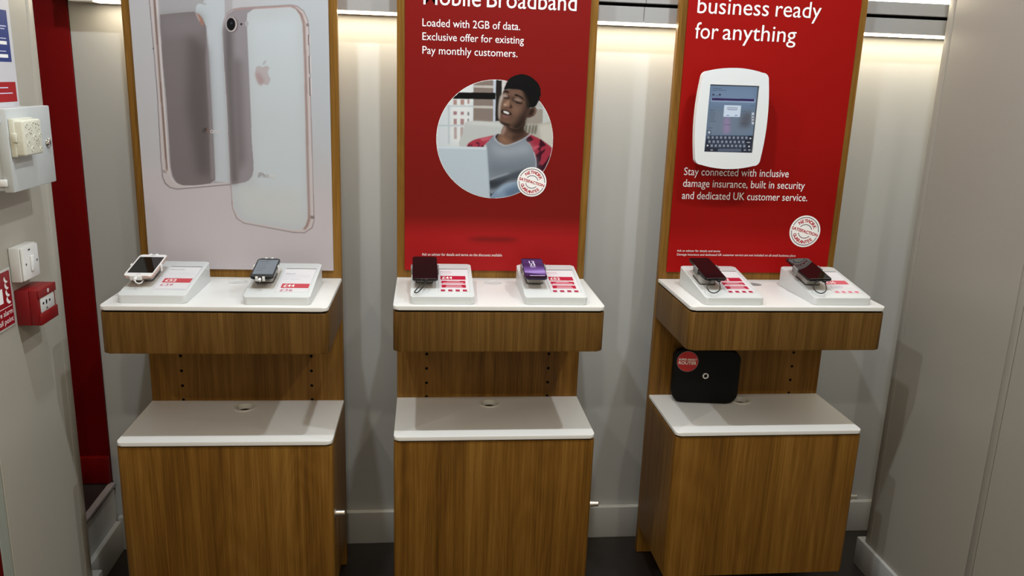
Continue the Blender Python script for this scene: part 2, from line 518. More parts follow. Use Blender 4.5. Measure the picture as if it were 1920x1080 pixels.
# ------------------------------------------------------------------ printed artwork, millimetres on the card (x, height - 1400):
# (sRGB ink, edge softness, smooth outline, clip to round frame, outline)
PHOTO = [
  ((203, 211, 217), 0, 0, 1, [(-211.5,254.8),(207.2,269.3),(228.6,-154.6),(-208.2,-162.4)]),
  ((222, 225, 226), 12, 0, 1, [(-143.1,211.5),(-71.6,213.8),(-67.7,35.9),(-140.4,34.0)]),
  ((132, 119, 112), 0.6, 0, 1, [(-71.0,232.6),(-11.0,236.5),(-7.9,105.3),(-69.2,105.5)]),
  ((190, 185, 180), 0.6, 0, 1, [(-70.6,212.9),(-10.4,214.0),(-10.2,206.8),(-70.5,206.3)]),
  ((190, 185, 180), 0.6, 0, 1, [(-69.3,153.3),(-8.7,153.8),(-8.5,146.2),(-69.1,146.1)]),
  ((188, 196, 212), 0.6, 0, 1, [(-11.0,236.5),(-4.2,236.7),(-2.0,104.5),(-8.7,105.3)]),
  ((180, 191, 200), 1.2, 0, 1, [(-175.1,150.1),(-70.3,153.3),(-70.2,149.5),(-175.0,146.3)]),
  ((176, 188, 198), 1.2, 0, 1, [(-174.4,92.5),(-96.4,94.7),(-96.3,90.9),(-174.4,88.7)]),
  ((182, 192, 200), 1.5, 0, 1, [(-147.0,151.0),(-141.8,151.1),(-140.1,35.9),(-145.4,35.8)]),
  ((172, 138, 132), 1, 0, 1, [(-130.8,168.5),(-120.2,168.9),(-119.9,153.7),(-130.6,153.4)]),
  ((172, 138, 132), 1, 0, 1, [(-109.5,170.1),(-97.9,170.5),(-97.6,154.4),(-109.2,154.0)]),
  ((172, 138, 132), 1, 0, 1, [(-88.5,170.8),(-82.3,171.0),(-82.1,158.3),(-88.3,158.1)]),
  ((158, 118, 124), 1, 0, 1, [(-130.3,134.3),(-119.6,134.7),(-119.4,124.2),(-130.1,123.9)]),
  ((158, 118, 124), 1, 0, 1, [(-107.9,134.1),(-98.1,134.4),(-98.0,124.8),(-107.7,124.5)]),
  ((125, 125, 130), 1, 0, 1, [(-87.4,133.7),(-81.9,133.9),(-81.7,123.4),(-87.2,123.2)]),
  ((125, 125, 130), 1, 0, 1, [(-87.0,113.6),(-82.1,113.8),(-81.9,105.1),(-86.8,105.0)]),
  ((166, 132, 134), 1, 0, 1, [(-128.9,112.4),(-119.2,112.7),(-118.9,95.4),(-128.7,95.2)]),
  ((166, 132, 134), 1, 0, 1, [(-108.5,113.0),(-97.2,113.3),(-96.8,95.1),(-108.1,94.8)]),
  ((178, 160, 160), 1.2, 0, 1, [(-127.6,87.5),(-118.8,87.8),(-118.2,52.0),(-127.0,51.8)]),
  ((178, 160, 160), 1.2, 0, 1, [(-108.0,88.1),(-98.6,88.3),(-97.9,52.6),(-107.4,52.3)]),
  ((205, 200, 198), 2, 0, 1, [(14.3,237.4),(64.0,239.0),(66.1,180.4),(16.1,178.8)]),
  ((36, 31, 30), 0.7, 0, 1, [(-3.2,236.8),(14.8,237.4),(17.4,102.2),(-1.9,103.6)]),
  ((16, 16, 17), 0.7, 0, 1, [(-138.9,190.6),(-3.4,193.4),(-2.8,173.5),(-138.6,171.1)]),
  ((172, 172, 170), 2, 0, 1, [(107.8,213.6),(189.8,216.3),(192.8,152.7),(110.4,150.2)]),
  ((152, 144, 136), 1, 0, 1, [(84.8,149.5),(144.3,149.8),(145.4,103.1),(86.6,101.5)]),
  ((190, 192, 190), 2, 0, 1, [(145.0,154.8),(201.9,156.6),(205.0,92.2),(146.8,90.6)]),
  ((188, 192, 192), 0.8, 1, 1, [(-94.5,99.0),(-84.9,105.1),(-65.3,107.5),(-20.1,106.5),(29.2,103.5),(51.4,33.1),(-101.0,25.3),(-98.9,73.8)]),
  ((205, 208, 207), 4, 1, 1, [(-92.6,99.1),(-82.9,103.2),(-65.3,105.2),(-20.1,104.2),(19.5,100.3),(19.6,94.5),(-69.0,97.8)]),
  ((172, 169, 160), 1, 1, 1, [(83.0,99.6),(101.2,103.7),(123.3,103.4),(148.9,107.7),(189.5,106.2),(200.2,1.2),(85.4,34.8)]),
  ((196, 194, 186), 4, 1, 1, [(134.7,93.9),(149.1,103.2),(167.4,104.6),(195.4,99.1),(198.4,37.7),(152.0,36.5)]),
  ((104, 101, 88), 2, 1, 1, [(92.3,98.0),(97.4,99.1),(95.0,74.8),(89.1,74.6)]),
  ((104, 101, 88), 2, 1, 1, [(103.3,98.3),(108.4,99.4),(106.0,75.1),(100.1,74.9)]),
  ((104, 101, 88), 2, 1, 1, [(113.4,98.6),(118.5,99.7),(116.1,75.4),(110.2,75.2)]),
  ((104, 101, 88), 2, 1, 1, [(122.5,98.9),(127.6,99.9),(125.3,75.6),(119.4,75.5)]),
  ((34, 36, 42), 1, 1, 1, [(-14.7,-94.8),(18.9,-94.1),(0.4,-129.2),(-13.8,-129.5)]),
  ((126, 148, 174), 1, 1, 1, [(-10.5,-129.4),(-0.2,-109.7),(14.5,-92.1),(35.7,-78.7),(61.5,-70.6),(83.3,-71.2),(102.0,-105.5),(59.1,-128.1),(15.8,-137.6)]),
  ((150, 170, 192), 4, 1, 1, [(8.3,-105.2),(27.3,-87.5),(61.6,-72.7),(66.1,-78.0),(36.2,-93.8),(15.1,-113.7)]),
  ((96, 116, 142), 5, 1, 1, [(36.6,-106.8),(57.9,-93.3),(83.9,-88.5),(84.5,-105.8),(45.8,-121.8)]),
  ((166, 56, 74), 1, 1, 1, [(-88.3,27.0),(-83.2,39.4),(-64.4,51.2),(-32.7,59.5),(-3.0,66.0),(-5.9,55.4),(-22.7,45.5),(-36.2,30.5),(-36.0,24.2),(-88.2,22.8)]),
  ((86, 30, 48), 1, 1, 1, [(-86.1,25.0),(-82.1,34.6),(-79.0,38.8),(-76.7,31.5),(-79.7,25.2)]),
  ((86, 30, 48), 1, 1, 1, [(-59.9,42.5),(-52.5,43.7),(-48.8,40.7),(-49.9,25.9),(-54.3,27.9),(-52.4,37.4),(-58.1,38.7)]),
  ((86, 30, 48), 1, 1, 1, [(-44.6,26.1),(-40.2,35.6),(-36.3,32.6),(-37.1,25.2)]),
  ((86, 30, 48), 1, 1, 1, [(-75.5,25.3),(-73.6,36.9),(-70.4,35.9),(-71.2,25.4)]),
  ((196, 96, 112), 2, 1, 1, [(-43.2,55.5),(-15.7,61.5),(-11.4,59.5),(-26.1,50.7),(-40.9,48.2)]),
  ((156, 48, 66), 1, 1, 1, [(100.6,72.3),(130.0,62.6),(156.6,48.1),(178.0,29.6),(173.5,8.2),(163.8,-17.7),(154.1,-43.8),(126.5,-35.8),(128.7,-10.0),(118.7,21.7),(107.1,42.6),(92.6,54.9)]),
  ((58, 16, 32), 1, 1, 1, [(93.7,54.9),(106.2,65.8),(113.9,61.8),(116.3,54.5),(102.5,48.8)]),
  ((58, 16, 32), 1, 1, 1, [(131.3,32.6),(137.2,45.5),(138.8,58.2),(147.7,52.1),(156.9,39.6),(146.3,35.1),(138.1,24.3),(131.5,27.3)]),
  ((58, 16, 32), 1, 1, 1, [(129.4,-27.1),(129.6,-5.7),(136.5,11.5),(146.8,22.4),(155.2,29.0),(154.5,21.5),(145.2,9.6),(143.7,-5.4),(137.7,-18.4),(131.9,-35.7)]),
  ((58, 16, 32), 1, 1, 1, [(149.3,-35.3),(146.7,-24.6),(152.9,-18.0),(161.2,-7.1),(171.3,10.2),(170.0,-9.0),(161.9,-24.2),(156.1,-39.4)]),
  ((58, 16, 32), 1, 1, 1, [(127.9,9.2),(135.2,15.7),(140.2,26.5),(143.7,20.2),(136.7,7.3),(129.3,0.7)]),
  ((58, 16, 32), 1, 1, 1, [(138.6,-39.8),(133.7,-24.9),(142.1,-18.3),(149.0,-26.7),(149.8,-46.0)]),
  ((190, 80, 98), 2, 1, 1, [(116.1,32.2),(131.0,39.0),(137.7,34.9),(120.8,23.9)]),
  ((131, 141, 153), 0.8, 1, 1, [(-6.2,64.9),(-2.7,54.5),(8.3,43.2),(23.5,36.2),(40.6,36.7),(74.5,50.2),(106.0,71.0),(94.8,54.9),(108.3,38.4),(120.0,16.4),(128.8,-12.1),(128.7,-35.7),(99.8,-49.3),(78.9,-71.3),(27.2,-83.2),(1.9,-107.5),(-13.4,-101.3),(-25.5,28.6),(-35.1,30.1),(-22.7,45.5)]),
  ((154, 164, 175), 10, 1, 1, [(-10.9,41.7),(23.8,27.8),(66.5,35.2),(96.3,42.3),(110.2,19.4),(67.4,9.8),(7.2,8.3)]),
  ((112, 122, 134), 12, 1, 1, [(-20.1,-13.5),(16.7,-21.2),(68.3,-15.7),(119.8,-5.9),(127.2,-27.2),(69.3,-45.7),(13.4,-55.5),(-14.7,-56.1)]),
  ((74, 81, 91), 4, 1, 1, [(-14.2,-71.1),(35.0,-55.0),(77.7,-39.0),(120.9,-31.6),(112.8,-46.8),(76.6,-67.0),(35.7,-76.5),(8.1,-96.5),(-12.4,-99.1)]),
  ((52, 58, 66), 5, 1, 1, [(-13.8,-73.3),(18.2,-72.6),(43.9,-63.4),(35.6,-74.4),(7.9,-90.0),(-12.5,-94.8)]),
  ((158, 168, 178), 2, 1, 1, [(-13.3,-66.8),(9.2,-58.8),(43.4,-48.4),(43.5,-50.5),(9.3,-63.1),(-12.1,-71.1)]),
  ((172, 178, 190), 0.8, 1, 1, [(120.7,15.4),(122.8,16.5),(129.8,-10.0),(130.0,-31.4),(127.4,-31.5),(127.4,-10.0)]),
  ((168, 174, 186), 0.8, 1, 1, [(-5.1,62.8),(-1.0,69.2),(9.6,72.0),(10.7,69.5),(3.3,67.2),(1.8,60.9),(8.1,49.5),(23.4,39.4),(40.5,39.2),(74.4,52.3),(104.8,72.5),(107.1,70.0),(74.6,48.5),(40.7,35.0),(22.5,34.9),(6.1,45.2),(-2.7,53.4)]),
  ((102, 76, 64), 0.8, 1, 0, [(17.9,80.2),(24.8,97.0),(29.7,109.7),(87.3,111.3),(87.0,90.4),(91.7,79.0),(102.7,72.0),(74.4,52.7),(40.5,39.6),(23.4,40.4),(8.1,50.6),(3.1,60.9),(5.5,67.3),(16.0,71.7)]),
  ((24, 18, 18), 1, 1, 1, [(-0.4,62.9),(5.4,69.8),(10.7,71.2),(5.6,63.1),(5.8,54.7),(14.7,44.4),(10.3,46.4),(2.6,54.6)]),
  ((156, 130, 118), 3, 1, 0, [(19.0,78.1),(24.9,95.0),(30.0,101.4),(32.5,91.0),(28.6,78.4),(22.5,67.7),(16.0,69.6)]),
  ((138, 104, 84), 5, 1, 1, [(10.0,56.9),(22.6,65.6),(40.1,51.4),(57.4,47.6),(40.5,40.9),(23.3,42.1)]),
  ((44, 31, 27), 5, 1, 0, [(29.9,105.5),(87.3,111.3),(87.4,86.2),(92.9,75.9),(73.9,67.0),(56.6,72.8),(41.3,82.9)]),
  ((66, 47, 40), 5, 1, 1, [(52.5,66.4),(86.5,75.7),(95.3,69.7),(74.3,56.5),(53.1,49.6)]),
  ((184, 198, 210), 0.7, 0, 1, [(-184.5,28.8),(-95.7,29.0),(-31.9,28.9),(-26.5,26.5),(-24.6,20.2),(-16.8,-56.1),(-10.8,-133.8),(-182.8,-137.0)]),
  ((206, 217, 226), 1, 0, 1, [(-184.5,28.8),(-95.7,29.0),(-31.9,28.9),(-26.5,26.5),(-25.3,22.3),(-95.6,22.7),(-184.5,21.5)]),
  ((160, 176, 190), 0.7, 0, 1, [(-27.1,26.5),(-24.5,24.5),(-10.4,-133.7),(-13.4,-133.8)]),
  ((86, 64, 55), 0.8, 1, 0, [(102.2,149.1),(110.2,153.8),(118.4,154.7),(123.6,149.7),(123.6,140.0),(117.6,129.1),(107.8,123.8),(100.5,121.9),(92.2,123.9),(92.5,139.1)]),
  ((44, 31, 28), 2, 1, 0, [(104.2,144.7),(112.2,149.4),(117.0,145.1),(113.8,134.4),(105.8,127.9),(100.2,130.4)]),
  ((128, 98, 84), 1.5, 1, 0, [(118.5,152.3),(122.3,148.8),(122.1,139.9),(116.7,130.5),(115.1,131.9),(119.5,140.7)]),
  ((98, 73, 61), 0.7, 1, 0, [(25.8,203.1),(17.1,190.5),(10.2,180.7),(7.1,164.8),(6.1,141.8),(7.9,118.8),(11.5,107.4),(20.8,100.5),(35.6,95.6),(50.5,87.9),(67.0,86.6),(81.3,97.7),(90.8,112.3),(95.2,126.7),(101.4,144.6),(102.4,167.7),(92.2,195.6),(71.8,207.2)]),
  ((122, 92, 77), 6, 1, 0, [(18.6,172.2),(34.7,179.7),(42.3,169.4),(59.0,159.3),(73.8,152.7),(70.6,138.4),(56.4,127.3),(45.0,143.0),(19.3,149.3)]),
  ((118, 89, 76), 5, 1, 0, [(34.0,199.0),(68.4,200.1),(79.6,191.6),(61.4,191.9),(43.5,187.0),(36.1,192.0)]),
  ((50, 37, 32), 6, 1, 0, [(101.5,167.7),(101.5,142.9),(93.1,123.1),(83.0,101.4),(65.1,88.3),(44.7,94.9),(60.8,106.1),(71.1,124.2),(85.1,142.4),(89.9,160.2)]),
  ((38, 28, 25), 4, 1, 0, [(92.9,128.4),(86.4,106.8),(70.6,88.5),(54.1,88.0),(62.9,99.0),(79.0,110.2)]),
  ((178, 166, 158), 2, 1, 0, [(18.0,190.6),(11.1,180.7),(7.7,161.3),(6.9,140.1),(8.1,122.4),(11.3,113.6),(12.2,133.1),(12.9,150.8),(16.0,168.6),(21.0,182.8)]),
  ((150, 118, 100), 2.5, 1, 0, [(20.9,158.1),(31.4,169.0),(38.5,174.5),(40.6,165.8),(35.5,155.1),(26.5,153.0)]),
  ((186, 160, 144), 1.5, 1, 0, [(23.0,159.1),(27.1,161.9),(30.3,158.4),(27.3,156.2)]),
  ((50, 34, 29), 2, 1, 0, [(40.4,169.3),(45.3,160.6),(50.5,152.0),(45.7,147.9),(37.5,149.8),(42.7,156.2)]),
  ((48, 33, 29), 1.2, 1, 0, [(24.3,153.3),(32.0,151.4),(37.5,148.9),(30.2,149.2)]),
  ((22, 18, 18), 1, 1, 0, [(20.5,198.2),(26.7,201.2),(33.1,199.3),(38.7,195.2),(36.0,193.4),(27.8,195.6),(21.9,195.4)]),
  ((20, 16, 16), 1, 1, 0, [(53.9,188.7),(59.7,191.0),(68.8,187.8),(80.0,181.5),(86.2,172.1),(78.3,177.5),(67.2,183.9),(58.0,185.3)]),
  ((160, 142, 134), 2, 1, 0, [(19.1,186.2),(25.3,190.8),(31.7,186.6),(33.7,181.4),(25.6,180.3),(19.2,181.8)]),
  ((30, 23, 22), 1.3, 1, 0, [(19.2,181.0),(26.5,180.5),(36.4,181.5),(38.3,178.4),(31.2,175.7),(23.9,177.2)]),
  ((58, 41, 36), 3, 1, 0, [(34.4,186.7),(41.8,181.7),(40.3,172.8),(36.6,176.2)]),
  ((56, 40, 35), 3, 1, 0, [(47.3,180.1),(54.5,182.1),(56.6,173.3),(53.2,167.9),(47.6,173.1)]),
  ((140, 118, 106), 2, 1, 0, [(53.8,175.9),(58.3,178.7),(67.3,178.9),(76.7,172.2),(73.1,169.4),(62.2,171.7)]),
  ((20, 16, 16), 1.3, 1, 0, [(55.8,170.7),(64.1,169.2),(73.2,166.8),(79.6,166.6),(77.0,162.5),(66.1,163.0),(58.7,166.0)]),
  ((56, 34, 32), 2, 1, 0, [(15.0,142.1),(26.7,144.2),(37.7,141.0),(47.5,131.5),(45.5,127.9),(34.7,123.1),(20.9,128.1),(16.1,135.0)]),
  ((26, 14, 14), 1, 1, 0, [(16.3,140.0),(22.3,141.9),(36.0,139.5),(46.8,132.0),(43.6,129.1),(32.7,128.4),(20.7,133.0)]),
  ((226, 222, 220), 1, 1, 0, [(22.3,139.5),(27.8,139.6),(36.1,137.0),(40.2,133.1),(37.3,131.0),(28.9,133.3),(23.7,135.6)]),
  ((128, 88, 84), 2, 1, 0, [(18.1,131.2),(25.4,128.2),(38.2,126.4),(44.6,127.3),(38.4,121.1),(29.3,119.4),(21.0,122.7)]),
  ((112, 84, 70), 5, 1, 0, [(16.7,117.3),(27.6,115.8),(44.1,112.7),(44.4,105.6),(29.8,105.2),(18.8,108.5)]),
  ((34, 26, 24), 2, 1, 0, [(13.3,108.3),(20.6,106.7),(31.7,103.1),(44.6,100.3),(42.9,94.9),(30.1,96.3),(19.0,100.4)]),
  ((13, 13, 15), 0.7, 1, 0, [(21.6,202.4),(24.3,210.9),(28.3,221.5),(34.8,231.3),(43.5,239.4),(57.7,245.9),(73.8,250.1),(90.2,247.6),(104.9,241.8),(118.0,231.8),(128.5,219.9),(133.3,203.9),(132.3,184.5),(127.8,170.2),(120.2,156.7),(108.4,152.8),(100.2,153.5),(98.8,165.8),(92.8,179.7),(84.0,196.2),(71.9,203.7),(53.7,205.5),(35.6,205.0)]),
  ((30, 24, 21), 3, 1, 0, [(75.5,204.7),(90.5,192.0),(100.2,167.6),(103.1,150.0),(94.2,153.3),(87.4,177.8),(80.4,195.2)]),
  ((12, 12, 14), 0.8, 1, 0, [(32.3,230.0),(33.5,232.8),(35.4,233.2),(37.3,230.5),(34.9,228.0)]),
  ((12, 12, 14), 0.8, 1, 0, [(41.4,237.2),(42.6,240.0),(44.6,240.4),(46.5,237.7),(44.0,235.2)]),
  ((12, 12, 14), 0.8, 1, 0, [(51.7,242.1),(52.9,244.9),(54.9,245.3),(56.8,242.6),(54.3,240.1)]),
  ((12, 12, 14), 0.8, 1, 0, [(62.4,245.9),(63.6,248.7),(65.6,249.1),(67.5,246.4),(65.0,243.9)]),
  ((12, 12, 14), 0.8, 1, 0, [(75.0,247.4),(76.2,250.2),(78.1,250.6),(80.0,247.9),(77.6,245.4)]),
  ((12, 12, 14), 0.8, 1, 0, [(85.9,245.7),(87.1,248.5),(89.0,248.9),(91.0,246.2),(88.5,243.7)]),
  ((12, 12, 14), 0.8, 1, 0, [(96.9,242.2),(98.1,245.0),(100.0,245.5),(101.9,242.7),(99.5,240.2)]),
  ((12, 12, 14), 0.8, 1, 0, [(107.1,235.9),(108.3,238.8),(110.2,239.2),(112.2,236.5),(109.7,233.9)]),
  ((12, 12, 14), 0.8, 1, 0, [(116.5,228.1),(117.7,230.9),(119.6,231.3),(121.6,228.6),(119.1,226.0)]),
  ((12, 12, 14), 0.8, 1, 0, [(124.1,219.0),(125.3,221.9),(127.3,222.3),(129.2,219.6),(126.8,217.0)]),
  ((12, 12, 14), 0.8, 1, 0, [(129.2,206.6),(130.4,209.4),(132.4,209.8),(134.3,207.1),(131.9,204.6)]),
  ((12, 12, 14), 0.8, 1, 0, [(131.0,190.8),(132.1,193.7),(134.1,194.1),(136.1,191.3),(133.6,188.8)]),
  ((12, 12, 14), 0.8, 1, 0, [(128.4,174.9),(129.5,177.7),(131.5,178.1),(133.5,175.4),(131.0,172.8)]),
  ((12, 12, 14), 0.8, 1, 0, [(26.9,219.9),(28.0,222.7),(30.0,223.1),(31.9,220.4),(29.5,217.8)]),
  ((12, 12, 14), 0.8, 1, 0, [(23.0,210.1),(24.2,213.0),(26.2,213.4),(28.1,210.6),(25.6,208.1)]),
  ((16, 16, 18), 7, 1, 0, [(34.9,228.6),(49.0,237.8),(66.8,243.6),(81.4,240.6),(74.6,230.0),(53.1,224.0),(37.1,216.5)]),
]

